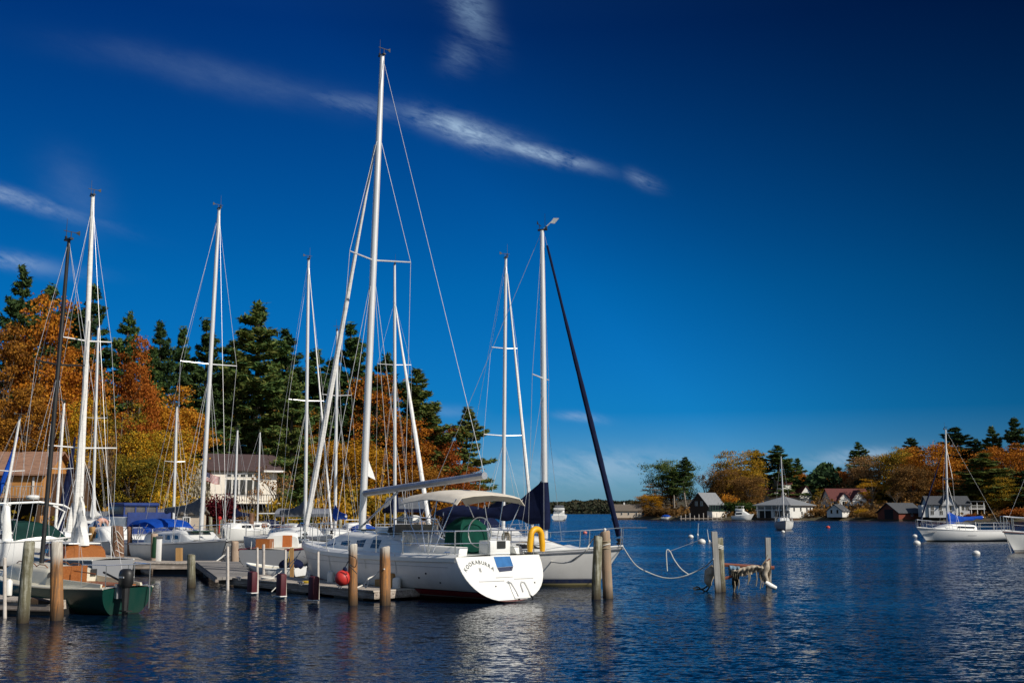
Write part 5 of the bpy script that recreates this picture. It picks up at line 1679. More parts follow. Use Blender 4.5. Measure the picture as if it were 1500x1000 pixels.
# ---- green day sailer in front
b = Boat('sailboat', 'dark green day sailer with cream deck, teak hatch, black mast and outboard, nearest at left', 'sailboat', P(186, 26.7), P(-18, 30.9), 2.15, .62, .85, RIG, tr=.62, brake=1.0, srake=-.12, kd=.3, kst=-.1, nst=2.2, full=1.8)
b.hull(HGREEN); b.deck(GELD); b.rail(GELD, .022); L = b.L
b.cabin(-.9, 2.2, 1.35, .36, GELD, slope=1.0, wins=(), taper=.6, back=.02)
mb = MB(); mb.box((-.92, 0, b.dz(-.9) + .19), (.05, .72, .46)); mb.build('hatch_board', TEAK, b.root)
mb = MB(); mb.box((-.93, -.55, b.dz(-.9) + .24), (.04, .16, .16)); mb.build('instrument', BLACK, b.root)
mb = MB(); mb.lathe([(.1, 0), (.1, .03), (.0, .031)], (0, 0, 0), 14)
mb.v = [(-.95 - z, .62 + x, b.dz(-.9) + .2 + y) for x, y, z in mb.v]; mb.build('compass', BLACK, b.root)
for sy in (1, -1): mb = MB(); mb.prism([(-L / 2 + .3, sy * .58, b.sheer(-3)), (-.9, sy * .72, b.sheer(-1)), (-.9, sy * .7, b.sheer(-1) + .2), (-L / 2 + .3, sy * .55, b.sheer(-3) + .1)], (0, -sy * .05, 0)); mb.build('coaming', GELD, b.root)
mb = MB(); mb.box((-2.0, 0, b.dz(-2) + .01), (2.0, .9, .05)); mb.build('cockpit_seat', TEAK, b.root)
b.mast(62, (101, 352), BLACK, r=.062, spr=[(.62, .7, .1)], wire=.007, gear=True)
b.outboard(-L / 2, .22, .56)
for yy in (-.82, -.52): mb = MB(); mb.tube([(-L / 2 + .3, yy, .62), (-L / 2 + .02, yy, .68), (-L / 2 - .1, yy, .6), (-L / 2 - .1, yy, .12)], .014, 6); mb.build('ladder_rail', STEEL, b.root, smooth=True)
pts = [V((-L / 2 + .9, .7, b.sheer(-3) + .55)), V((-L / 2 + .1, .55, b.sheer(-3) + .55)), V((-L / 2 + .05, -.6, b.sheer(-3) + .55)), V((-L / 2 + .9, -.72, b.sheer(-3) + .55))]
mb = MB(); mb.tube(pts, .014, 6)
for p in pts + [pts[1].lerp(pts[2], .5)]: mb.bar(p, p - V((0, 0, .55)), .012, n=5)
mb.build('pushpit', STEEL, b.root)
mb = MB(); mb.tube([(-1.1, .1, .95), (-2.0, .05, .9)], .015); mb.build('tiller', TEAK, b.root)


# ---- motor boats
def cruiser(label, stern, bow, B, fs, fb, hullm, cab, ws=True, cat='motorboat', wincol=GLASS, name='motorboat', group=None, kd=.3):
    b = Boat(name, label, cat, stern, bow, B, fs, fb, group, tr=.93, brake=1.2, kd=kd, full=2.4, nst=3)
    b.hull(hullm); b.deck(GEL); b.rail(GEL, .04)
    x0, x1, w, h = cab
    b.cabin(x0, x1, w, h, GEL, slope=(x1 - x0) * .55, wins=[(x0 + .3, x0 + (x1 - x0) * .45)], handrail=False)
    return b


b = cruiser('white express cruiser with radar arch and dark green canvas, behind the grey hulled sloop', P(-95, 47.5), P(128, 51), 2.9, 1.15, 1.4, HWB, (-1.6, 3.2, 2.3, .42))
L = b.L
zc = b.sheer(0)
x_of = lambda px: b.find_x(px, 2)
xa, xb = x_of(14), x_of(94)
rings = []
for k, (u, h) in enumerate(((0, .98), (.25, .97), (.5, .9), (.75, .72), (1, .1))):
    x = xa + (xb - xa) * u
    rings.append([V((x, y * 1.12 * (1 - .15 * u), zc + .02 + h * z)) for y, z in ((-1, 0), (-.98, .6), (-.86, .8), (0, .88), (.86, .8), (.98, .6), (1, 0))])
mb = MB(); mb.loft(rings, False, False); mb.add(rings[0], [tuple(range(7))]); mb.build('cockpit_canvas', DKGREEN, b.root, smooth=True, sharp=50)
za = ZZ(737, 48.5)
for sy in (1, -1):
    mb = MB(); mb.prism([(xa - .45, sy * 1.2, zc), (xa - .05, sy * 1.2, zc), (xa - .22, sy * 1.12, za - .12), (xa - .5, sy * 1.12, za - .05)], (0, -sy * .09, 0)); mb.build('arch_leg', GEL, b.root, bevel=.02)
    mb = MB(); mb.tube([(xa - .3, sy * 1.1, za), (xa + 1.0, sy * 1.1, za + .06), (xa + 2.0, sy * 1.05, za - .08), (xa + 2.5, sy * 1.0, za - .35), (xb - .1, sy * .95, zc + .4)], .05, 8); mb.build('arch_rail', GEL, b.root, smooth=True)
mb = MB(); mb.box((xa - .34, 0, za - .05), (.34, 2.25, .09)); mb.build('arch_beam', GEL, b.root, bevel=.03)
mb = MB(); rows = [[V((xa - .2 + 2.2 * u, 1.05 * v, za + .01 + .06 * sin(pi * u) - .08 * v * v)) for v in (-1, -.5, 0, .5, 1)] for u in (0, .25, .5, .75, 1)]; mb.loft(rows, False); mb.build('arch_canvas', DKGREEN, b.root, smooth=True)
mb = MB(); mb.lathe([(.05, 0), (.26, .03), (.3, .12), (.26, .2), (.05, .24)], (xa + .9, 0, za + .16), 14); mb.build('radar_dome', WHITE, b.root, smooth=True)
mb = MB(); vs, fs, w = text_mesh('WIS', .24)
xl = x_of(68)
mb.add([V((xl - .0 - v.x * -1, -b.side(xl, 1.1) - .015 - v.z, 1.02 + v.y)) for v in vs], fs); mb.build('name_lettering', GREYL, b.root)

RBLUE = pm('deep_blue_canvas', (.010, .035, .17), (.007, .024, .12), rough=.8, scale=3, bump=.3)
b = cruiser('white flybridge cruiser with royal blue canvas enclosure behind the brown roped pile', P(224, 59.5), P(118, 66), 3.0, 1.2, 1.5, HWB, (-2.6, 3.0, 2.4, .9))
L = b.L
zt2 = b.top(-1) - .25
mb = MB(); mb.prism([V((-3.6, -1.2, zt2 - .9)), V((-.2, -1.2, zt2)), V((-.3, -1.2, zt2 + .25)), V((-3.6, -1.2, zt2 + .2))], (0, 2.4, 0)); mb.build('flybridge', GEL, b.root, bevel=.05)
mb = MB(); mb.box((-1.9, 0, zt2 + .55), (1.9, 1.9, .6)); mb.build('bridge_windows', pm('clear_vinyl', (.10, .09, .09), (.06, .06, .065), rough=.25), b.root, bevel=.05)
mb = MB(); mb.box((-1.9, 0, zt2 + .88), (2.2, 2.1, .2)); mb.build('bridge_canvas', RBLUE, b.root, bevel=.1)
mb = MB(); mb.box((-1.9, 0, zt2 + .2), (2.0, 2.0, .3)); mb.build('bridge_skirt', RBLUE, b.root, bevel=.05)
for yy in (-.94, -.3, .3, .94): mb = MB(); mb.box((-2.86, yy, zt2 + .55), (.06, .08, .75)); mb.build('canvas_panel', RBLUE, b.root)
mb = MB(); mb.box((-3.9, 0, b.dz(-4) + .55), (.1, 2.5, 1.25)); mb.build('aft_curtain', RBLUE, b.root, bevel=.03)

b = cruiser('small white cabin boat with green tinted windows where the person in jeans works', P(124, 58.5), P(196, 52.5), 2.1, .95, 1.1, HWHITE, (-.4, 2.0, 1.7, .7))
WB = b
# person bent over the boat
pr = b.at(-1.75, -.1, b.dz(-1.75))
per = thing('person', 'person in blue jeans and pale pink top bending over a white cabin boat', 'person', pr, 1.15)


def skin_body(name, joints, edges, mat, parent, sub=1):
    me = bpy.data.meshes.new(name); me.from_pydata([j[0] for j in joints], edges, [])
    o = bpy.data.objects.new(name, me); COL.objects.link(o)
    md = o.modifiers.new('skin', 'SKIN'); md.use_smooth_shade = True
    for i, j in enumerate(joints):
        sv = me.skin_vertices[0].data[i]; sv.radius = (j[1], j[1]) if not isinstance(j[1], tuple) else j[1]; sv.use_root = (i == 0)
    o.modifiers.new('sub', 'SUBSURF').levels = sub; o.modifiers['sub'].render_levels = sub
    bpy.context.view_layer.update()
    dg = bpy.context.evaluated_depsgraph_get()
    me2 = bpy.data.meshes.new_from_object(o.evaluated_get(dg))
    o.modifiers.clear(); o.data = me2
    me2.materials.clear(); me2.materials.append(mat)
    o.parent = parent
    return o


SKIN = pm('skin', (.48, .28, .2), rough=.6)
J = [((0, 0, .92), .145), ((.16, 0, 1.0), .14), ((.36, 0, 1.02), .15), ((.50, 0, 1.0), .11), ((.60, 0, .95), .055), ((.70, 0, .92), .09), ((.78, 0, .88), .085),
     ((0, .1, .86), .11), ((-.02, .12, .48), .07), ((.0, .12, .08), .05), ((.16, .13, .04), .04),
     ((0, -.1, .86), .11), ((-.02, -.12, .48), .07), ((.0, -.12, .08), .05), ((.16, -.13, .04), .04),
     ((.46, .2, .98), .06), ((.52, .24, .72), .042), ((.62, .2, .5), .032), ((.66, .19, .42), .03),
     ((.46, -.2, .98), .06), ((.52, -.24, .72), .042), ((.62, -.2, .5), .032), ((.66, -.19, .42), .03)]
E_ = [(0, 1), (1, 2), (2, 3), (3, 4), (4, 5), (5, 6), (0, 7), (7, 8), (8, 9), (9, 10), (0, 11), (11, 12), (12, 13), (13, 14), (3, 15), (15, 16), (16, 17), (17, 18), (3, 19), (19, 20), (20, 21), (21, 22)]
skin_body('body', J, E_, SKIN, per)
JJ = [((0, 0, .92), .165), ((.06, 0, .97), .16), ((0, .1, .85), .125), ((-.02, .12, .48), .088), ((.0, .12, .1), .075), ((0, -.1, .85), .125), ((-.02, -.12, .48), .088), ((.0, -.12, .1), .075)]
skin_body('jeans', JJ, [(0, 1), (0, 2), (2, 3), (3, 4), (0, 5), (5, 6), (6, 7)], pm('denim', (.03, .075, .19), (.02, .05, .13), rough=.9, scale=8), per)
JT = [((.10, 0, .99), .155), ((.24, 0, 1.02), .158), ((.38, 0, 1.03), .165), ((.5, 0, 1.01), .125), ((.47, .2, .98), .075), ((.51, .235, .8), .062), ((.47, -.2, .98), .075), ((.51, -.235, .8), .062)]
skin_body('shirt', JT, [(0, 1), (1, 2), (2, 3), (3, 4), (4, 5), (3, 6), (6, 7)], pm('pale_pink_cotton', (.55, .31, .25), (.46, .25, .2), rough=.9), per)
mb = MB(); mb.ball((.755, 0, .945), .105, 12, 8, (1.05, .9, .9)); mb.build('hair', pm('brown_hair', (.07, .04, .025), rough=.8), per, smooth=True)

# upturned dinghy with a red band on the cabin boat's foredeck side
q = P(171, 61, 0); zz = ZZ(777, 61)
dg_ = thing('dinghy', 'upturned white dinghy with an orange red band on a dock rack', 'dinghy', (q.x, q.y, zz), .1)
mb = MB()
R_ = []
for i in range(13):
    t = -1 + 2 * i / 12; w = .55 * (1 - abs(t) ** 3) ** .6 + .02; h = .62 * (1 - abs(t) ** 2.6) ** .7 + .02
    R_.append([V((t * .78, w * cos(pi * j / 10), .2 + h * sin(pi * j / 10) ** .8)) for j in range(11)])
mb.loft(R_, False); mb.build('hull', GEL, dg_, smooth=True)
mb = MB(); mb.lathe([(.55, .02), (.62, .06), (.64, .14), (.6, .2)], (0, 0, 0), 20); mb.v = [(x * 1.3, y * .95, z) for x, y, z in mb.v]; mb.build('band', pm('orange_red_rubber', (.6, .06, .02), rough=.5), dg_, smooth=True)
for x in (-.6, .6): mb = MB(); mb.box((x, 0, -zz / 2 + .05), (.12, 1.0, zz + .2)); mb.build('rack', ALUG, dg_)

b = cruiser('tan boat stored on the lift under the dark grey canopy', P(622, 87.5), P(572, 88.5), 2.3, .95, 1.15, HTAN, (-.8, 1.1, 1.6, .4))
b.root.location.z = .8
b = cruiser('white cabin cruiser with flybridge moored at the shore below the gazebo', P(1073, 341), P(1105, 338), 2.9, 1.3, 1.9, HWB, (-2.2, 2.6, 2.6, 1.3))
mb = MB(); mb.box((-1.0, 0, b.top(-1) + .35), (2.4, 2.2, .7)); mb.build('flybridge', GEL, b.root, bevel=.1)
mb = MB(); mb.box((-1.0, 0, b.top(-1) + 1.5), (2.2, 2.2, .1)); mb.build('hard_top', GEL, b.root)
for x in (-1.9, -.1):
    for y in (-.9, .9): mb = MB(); mb.bar((x, y, b.top(-1) + .6), (x, y, b.top(-1) + 1.5), .06); mb.build('top_post', GEL, b.root)
b = cruiser('small white runabout with blue cover beside the beige boathouse', P(969, 372), P(984, 371), 1.8, .8, 1.0, HWB, (-1, 1, 1.4, .4))
mb = MB(); mb.ball((-.2, 0, 1.0), .9, 12, 8, (1.7, .9, .7)); mb.build('cover', BLUE, b.root, smooth=True)
b = cruiser('white cabin cruiser far out, seen stern on beside the navy sail cover', P(818, 322), P(822, 331), 4.2, 1.4, 2.0, HWB, (-3.0, 2.6, 3.4, 1.5))
mb = MB(); mb.box((-2.2, 0, b.top(-2) + .3), (3, 3.0, .7)); mb.build('flybridge', GEL, b.root, bevel=.1)
mb = MB(); mb.box((-2.0, 0, b.top(-2) + 1.0), (1.6, 2.6, .8)); mb.build('bridge_cover', GREYC, b.root, bevel=.2)

# ---- more hulls filling the berths behind
for lab, st_, bw_, B_, fs_, fb_, cab_, ex in (
        ('white bowrider under a grey cover behind the blue canvas sloop stern', P(232, 72), P(286, 68), 2.2, .9, 1.1, (-1, 1.4, 1.7, .35), GREYC),
        ('white cuddy boat under a navy cover right of the small sloop', P(452, 78), P(404, 80), 2.3, .95, 1.15, (-1.2, 1.6, 1.8, .6), NAVY),
        ('white cuddy boat with blue top behind the bow of the big sloop', P(540, 70), P(500, 76), 2.3, .95, 1.2, (-1.2, 1.6, 1.8, .7), BLUE),
        ('white cuddy boat with navy top at the far end of the dock behind the bimini', P(716, 74), P(660, 77), 2.4, 1.0, 1.2, (-1.2, 1.8, 1.9, .7), NAVY),
        ('white runabout with grey cover behind the express cruiser', P(30, 66), P(-30, 68), 2.3, 1.0, 1.2, (-1.2, 1.6, 1.8, .6), GREYC),
        ('white cuddy boat with dark windows between the twin white spars and the flybridge cruiser', P(112, 72), P(160, 76), 2.4, 1.0, 1.25, (-1.2, 1.8, 1.9, .8), NAVY)):
    b = cruiser(lab, st_, bw_, B_, fs_, fb_, HWHITE, cab_)
    L = b.L; z0_ = b.dz(-L * .25)
    rows = [[V((-L * .47 + (L * .36) * u, B_ * .42 * cos(pi * j / 8) * (1 - .1 * u), z0_ + (.15 + .55 * sin(pi * (.12 + .75 * u))) * sin(pi * j / 8) ** .8)) for j in range(9)] for u in np.linspace(0, 1, 7)]
    mb = MB(); mb.loft(rows, False); mb.build('boat_cover', ex, b.root, smooth=True)
    mb = MB(); mb.tube([(-.6, B_ * .38, z0_ + .2), (-.3, B_ * .34, z0_ + .95), (-.3, -B_ * .34, z0_ + .95), (-.6, -B_ * .38, z0_ + .2)], .03, 6); mb.build('windshield_frame', STEEL, b.root)

# ---- moored out on the right
MOOR = 'sailing boats moored out on the right'
b = Boat('sailboat', 'white sloop with black sail cover moored bow on before the white boathouse', 'sailboat', P(1146, 155), P(1151.5, 147.5), 2.55, 1.05, 1.3, MOOR)
b.hull(zmat('white_hull_grey_band', [(.1, (.3, .3, .32)), (.16, (.1, .12, .16)), (9, (.72, .72, .7))])); b.deck(GEL); b.rail(GEL, .04)
b.cabin(-1.2, 2.2, 1.7, .5, GEL, slope=1.2, wins=[(-.8, .2)])
b.mast(1150, (1144, 668), ALU, x=.6, r=.085, spr=[(.5, .7, .1)], wire=.018); b.boom(3.1, 2.5, 2.4, ALU, cover=BLACK, h0=1.0, thick=.28, yaw=.25); b.lifelines(n=3, r=.022, wire=.014)
b = Boat('sailboat', 'white sloop with bright blue sail cover anchored broadside at right', 'sailboat', P(1472, 93.5), P(1344, 92), 2.4, .92, 1.18, MOOR, tr=.8, brake=.9, kd=.25, full=1.7)
b.hull(HWB); b.deck(GEL); b.rail(GREYL, .025, dz=-.04)
b.cabin(-1.0, 2.6, 1.6, .42, GEL, slope=1.6, wins=[(-.75, .75)], zf=(.35, .72))
b.mast(1388, (1385, 629), ALU, r=.085, spr=[(.5, .7, .1)], wire=.013, frac=.85, fore=True, furl=NAVY, furl_r=.07, furl_x=b.L / 2 - .3)
b.boom(3.2, ZZ(764, 92.5), ZZ(757, 92.5), ALU, cover=BLUE, h0=.75, thick=.2); b.lifelines(n=5, r=.018, wire=.012)
mb = MB(); mb.bar(V((b.mx - 2.6, 0, b.dz(0))), V((b.mx - 2.6, 0, b.b0.z)), .03); mb.build('boom_crutch', ALU, b.root)
p = b.patch('bow_marking', GREYL, 2.55, 3.25, .78, .90, 1); b.patch('side_marking', GREYL, -.7, .1, .48, .54, 1)
b.outboard(-b.L / 2, .3, .5)
b = Boat('sailboat', 'white sloop entering at the right edge, only its bow and pulpit in view', 'sailboat', P(1645, 70), P(1471, 66.5), 2.5, 1.05, 1.32, MOOR)
b.hull(HWHITE); b.deck(GEL); b.rail(MAROON, .03, dz=-.08); b.cabin(-1.2, 2.0, 1.7, .45, GEL, slope=1.2, wins=[(-.8, .2)])
b.lifelines(n=4, h=.85, r=.022, wire=.010)
b.mast(x=.5, top=(1560, 560), r=.085, spr=[(.5, .7, .1)])
mb = MB(); mb.bar(V((b.L / 2 - .25, 0, .95)), V((b.L / 2 - .55, .0, .0)), .02); mb.build('anchor_rode', ROPE, b.root)


# ------------------------------------------------------------------ docks
def dock(name, label, A, B, width, z, th=.24, side=1, group=None, floats=True):
    "floating dock: A to B is the edge nearest the camera; width goes to the far side"
    A, B = V(A), V(B); A.z = B.z = 0
    d = B - A; L = d.length
    r = thing(name, label, 'dock', A, atan2(d.y, d.x), group)
    s = side * width
    lo, hi = min(0, s), max(0, s)
    n = max(1, int(L / .145))
    mb = MB(); mb.box((L / 2, (lo + hi) / 2, z - .02), (L, hi - lo + .06, .04)); mb.build('deck_boards', DOCKW, r)
    for y in (lo + .03, hi - .03):
        mb = MB(); mb.box((L / 2, y, z - .045 - (th - .05) / 2), (L - .01, .05, th - .05)); mb.build('fascia', DOCKF, r)
    for x in (.03, L - .03):
        mb = MB(); mb.box((x, (lo + hi) / 2, z - .045 - (th - .05) / 2), (.05, hi - lo - .12, th - .05)); mb.build('end_board', DOCKF, r)
    if floats:
        k = max(2, int(L / 2.6))
        for i in range(k):
            mb = MB(); mb.box((L * (i + .5) / k, (lo + hi) / 2, (z - th) / 2 - .12), (1.5, (hi - lo) * .8, z - th + .30)); mb.build('float', BLACK, r)
    r['_z'] = z
    return r


DK = 'docks of the marina'
fA, fB = W(320, 857), W(548, 881)
fin = dock('dock', 'grey plank finger dock with maroon bumper posts, ending beside the big sloop', fA, fB, 1.55, .30, group=DK)
dock('dock', 'long grey plank walkway running across behind the green day sailer', P(92, 43.2), P(302, 43.2), 2.1, .46, group=DK)
dock('dock', 'short plank dock with a chock at the lower left corner', W(-60, 897), W(72, 902), 1.7, .34, group=DK)
dock('dock', 'narrow plank finger leading away between the blue canvas sloop and the brown roped pile', P(214, 45.5), P(178, 56), 1.4, .44, side=1, group=DK)
dock('dock', 'distant main dock along the wooded bank behind the moored boats', P(-180, 90), P(560, 97), 2.0, .5, group=DK)
dock('dock', 'plank dock behind the big sloop leading to the boat lift', P(430, 70), P(700, 72), 1.8, .45, group=DK)
# sloping gangway plate between walkway and finger
gw = thing('gangway', 'sloping grey plank plate joining the walkway to the finger dock', 'gangway', P(302, 43, 0))
g0 = gw.location
pts = [P(287, 43.4, .50) - g0, P(318, 36.0, .33) - g0, P(372, 36.9, .33) - g0, P(350, 43.6, .50) - g0]
mb = MB(); mb.prism([V(p) for p in pts], (0, 0, -.09)); mb.build('plate', wood('grey_gangway_boards', (.30, .285, .27), (.2, .185, .17), 'X', planks=.16), gw)
for a_, b_ in ((0, 1), (3, 2)):
    mb = MB(); mb.tube([V(pts[a_]) - V((0, 0, .12)), V(pts[b_]) - V((0, 0, .12))], .07, 4); mb.build('stringer', DOCKF, gw)


# ------------------------------------------------------------------ piles and posts
def pile(label, px, py, ptop, wpx, mat, top_px=None, square=False, sink=1.0, group='timber piles of the marina', name='pile', seed=0, z0=0.0, cap=None):
    q = W(px, py, z0); Y = q.y
    tpx = px if top_px is None else top_px
    t = at(tpx, ptop, Y)
    r = wpx / 2 / F * Y
    o = V((q.x, q.y, 0))
    d = t - q
    rg = random.Random(seed + int(px))
    n = 4 if square else 18
    rings = []
    zs = [-sink - z0] + [d.z * k / 10 for k in range(11)]
    for k, z in enumerate(zs):
        f = max(0, z / d.z)
        c = V((d.x * f, d.y * f, z))
        if square: rings.append([c + V((r * sx, r * sy, 0)) for sx, sy in ((-1, -1), (1, -1), (1, 1), (-1, 1))])
        else: rings.append([c + V((cos(2 * pi * j / n), sin(2 * pi * j / n), 0)) * r * (1 + .13 * mnoise.noise(V((cos(2 * pi * j / n) * 1.3, sin(2 * pi * j / n) * 1.3, z * 1.1 + px))) + .05 * mnoise.noise(V((j * 1.1, z * 2.5, px)))) * (1.04 - .06 * f) for j in range(n)])
    if not square:
        sl_ = rg.uniform(-.25, .25); rings[-1] = [p + V((0, 0, (p - c).x * sl_ + .02 * mnoise.noise(p * 9 + V((px, 0, 0))))) for p in rings[-1]]; rings.append([p * 1 + (c - p) * .18 + V((0, 0, .03)) for p in rings[-1]])
    mb = MB(); mb.loft(rings, True, True)
    ob = mb.build(name, mat, smooth=not square, sharp=45)
    ob.location = q
    tag(ob, label, 'pile' if name == 'pile' else 'post', group)
    ob['_t'] = tuple(q + d); ob['_r'] = r
    return ob


p1 = pile('rust stained pile with pale top and the red ball hung on it', 517, 886, 798, 13.5, PILEO)
p2 = pile('rust stained pile with pale top at the very end of the finger dock', 564, 886, 802, 15, PILEO)
p3 = pile('grey green leaning pile in the lower left corner, left of the orange one', 33, 912, 794, 16, PILEG, 43)
p4 = pile('orange weathered pile with pale top in the lower left corner', 83, 908, 795, 17.5, PILEO)
p5 = pile('short grey green pile at the gangway, standing in the water', 280, 860, 813, 11.5, PILEG)
p7 = pile('thick brown pile wound with ropes behind the green day sailer', 172, 836, 771, 17, PILEB)
p9 = pile('pale tan pile behind the gangway, right of the blue canvas sloop', 344, 826, 793, 11, pm('pale_timber', (.44, .33, .24), (.3, .22, .16), rough=.85, scale=5, stretch=(5, 5, .5)))
p10 = pile('greenish pile, left one of the two standing off the navy covered sloop bow', 873, 877, 786, 13, PILEG, 876)
p11 = pile('tan topped pile, right one of the two standing off the navy covered sloop bow', 891, 876, 779, 14, wood('tan_banded_pile', (.40, .26, .17), (.24, .2, .15), 'Z', band=.35), 886)
p12 = pile('grey squared board of the pile group with hanging rags', 1052, 867, 778, 8, wood('silver_timber', (.42, .41, .38), (.28, .27, .25), 'Z', band=.3), 1046, square=True)
p13 = pile('green grey round pile of the pile group with hanging rags', 1057, 866, 789, 12, PILEG, 1053)
p14 = pile('thin grey slanting post at the right end of the hanging rags', 1126, 858, 787, 7, _mats['silver_timber'], 1124.5, square=True)
pg = pile('pile with dark green sleeve by the blue canvas sloop', 226, 836, 782, 10, pm('pale_timber', (.5, .4, .3)))
mb = MB(); r_ = pg['_r']; mb.lathe([(r_ * 1.15, .55), (r_ * 1.2, .58), (r_ * 1.2, 1.38), (r_ * 1.15, 1.4)], n=16); mb.build('sleeve', pm('dark_green_vinyl', (.006, .05, .016), rough=.6), pg, smooth=True)
for i, (px, py, pt, w, lab) in enumerate(((190, 828, 772, 7, 'thin brown post right of the brown roped pile'), (135, 822, 772, 9, 'tan post in front of the person in blue jeans'))):
    pile(lab, px, py, pt, w, PILEB if i == 0 else POSTT, seed=i)
# a row of far posts along the distant dock
for i, (px, pt, w) in enumerate(((196, 744, 5), (308, 757, 6), (368, 752, 7), (322, 758, 5), (414, 757, 6), (498, 752, 6), (540, 756, 6), (592, 752, 6))):
    pile(['thin far post behind the blue flybridge cruiser', 'far post left of the short masted sloop before the cream house', 'far post below the right end of the cream house', 'far post below the burgundy shrub', 'far post right of the small sloop by the cream house', 'far post left of the big sloop mast', 'far post just right of the big sloop mast', 'far post under the dark grey boat lift canopy'][i], px, 790, pt, w, PILEG if i % 2 else PILEB, seed=i, group='posts of the distant dock')
# posts of the finger dock
for i, (px, py, pt, w, m, lab) in enumerate((
        (333.5, 864, 801, 4.2, POSTW, 'white pipe post at the near corner of the finger dock by the gangway'),
        (377, 868, 803, 3.6, POSTW, 'white pipe post with the leftmost maroon bumper'),
        (386, 849, 798, 4.2, POSTW, 'white pipe post on the far edge of the finger dock'),
        (418, 873, 806, 3.6, POSTW, 'white pipe post with the middle maroon bumper'),
        (427.5, 850, 802, 5, POSTT, 'tan timber post on the far edge, beside the grey launch'),
        (466, 879, 809, 3.6, POSTW, 'white pipe post with the rightmost maroon bumper'),
        (471, 855, 803, 5, POSTT, 'tan timber post before the white fender of the big sloop'),
        (7, 905, 818, 5, POSTW, 'pale pipe post at the far lower left corner of the photo'),
        (262.5, 838, 802, 8, POSTT, 'tan square post on the near walkway'))):
    pile(lab, px, py, pt, w, m, seed=i, name='dock_post', square=(m is POSTT), group='posts of the near docks')
for px, y0, y1, w, lab in ((369.5, 836, 869, 13.5, 'leftmost'), (412, 839, 874, 13, 'middle'), (459.5, 843, 880, 14, 'rightmost')):
    q = W(px, y1, .04); D = q.y - .05; hw = w / 2 / F * D; ht = ZZ(y0, D) - .05
    r = thing('dock_bumper', lab + ' of the three maroon bumpers along the finger dock', 'bumper', (q.x, D, .04), fin.rotation_euler.z, 'maroon bumpers on the finger dock')
    mb = MB(); mb.box((0, 0, ht / 2), (hw * 2.3, .2, ht)); mb.build('pad', MAROON, r, bevel=.05)
    mb = MB(); mb.box((0, 0, .03), (hw * 2.3 + .02, .22, .03)); mb.build('trim', WHITE, r, bevel=.01)

# ------------------------------------------------------------------ fenders, balls, buoys
def hang(o, a, b, r=.012, mat=ROPE, name='line'):
    mb = MB(); mb.tube([V(a) - o.location, V(b) - o.location], r, 5); return mb.build(name, mat, o)


q = at(502, 846, W(517, 886).y - .05)
bl = thing('ball_fender', 'big red ball fender hanging at the left pile of the finger dock end', 'fender', q)
mb = MB(); mb.ball((0, 0, 0), .205, 24, 16); mb.build('ball', pm('red_vinyl', (.62, .045, .035), (.5, .035, .03), rough=.45, scale=3), bl, smooth=True)
mb = MB(); mb.lathe([(.07, 0), (.055, .06), (.03, .1)], (0.05, 0, .18), 10); nk = mb.build('neck', NAVY, bl, smooth=True)
hang(bl, q + V((.05, 0, .26)), q + V((.2, .05, .55)), .012, BLACK)
for px, y0, y1, w, lab in ((484, 836, 858, 9.5, 'white cylinder fender on the big sloop, left of the red ball'), (581, 845, 866, 12, 'white cylinder fender on the big sloop, right of the end pile')):
    best = min((abs(proj(BIG.at(x, BIG.side(x, .5) + .13, .5))[0] - px), x) for x in np.linspace(-4.5, 4.5, 300))[1]
    yl = BIG.side(best, .5) + .13
    c = BIG.at(best, yl, 0); r_ = w / 2 / F * c.y
    c.z = ZZ(y1, c.y); hh = ZZ(y0, c.y) - c.z
    fd = thing('fender', lab, 'fender', c)
    mb = MB(); mb.lathe([(r_ * .3, 0), (r_ * .9, .03), (r_, .09), (r_, hh - .09), (r_ * .9, hh - .03), (r_ * .35, hh)], n=16); mb.build('body', FENDER, fd, smooth=True)
    hang(fd, c + V((0, 0, hh)), BIG.at(best, BIG.hb(best) + .02, BIG.sheer(best) + .05), .012)
for px, py, D, lab in ((367, 812, 47, 'white fender hanging at the stern of the grey launch'), (398, 812, 48.2, 'white fender amidships on the grey launch')):
    c = at(px, py + 7, D - .25); fd = thing('fender', lab, 'fender', c)
    mb = MB(); mb.lathe([(.04, 0), (.11, .05), (.11, .36), (.03, .42)], n=12); mb.build('body', FENDER, fd, smooth=True); hang(fd, c + V((0, 0, .42)), c + V((0, .1, .75)), .012)
c = at(60 / 4.55 + 0, 868, 25.6)
fd = thing('fender', 'white fender standing on the dock at the lower left corner', 'fender', at(12, 874, 26.6))
mb = MB(); mb.lathe([(.03, 0), (.08, .04), (.08, .36), (.03, .42)], n=12); mb.build('body', FENDER, fd, smooth=True)

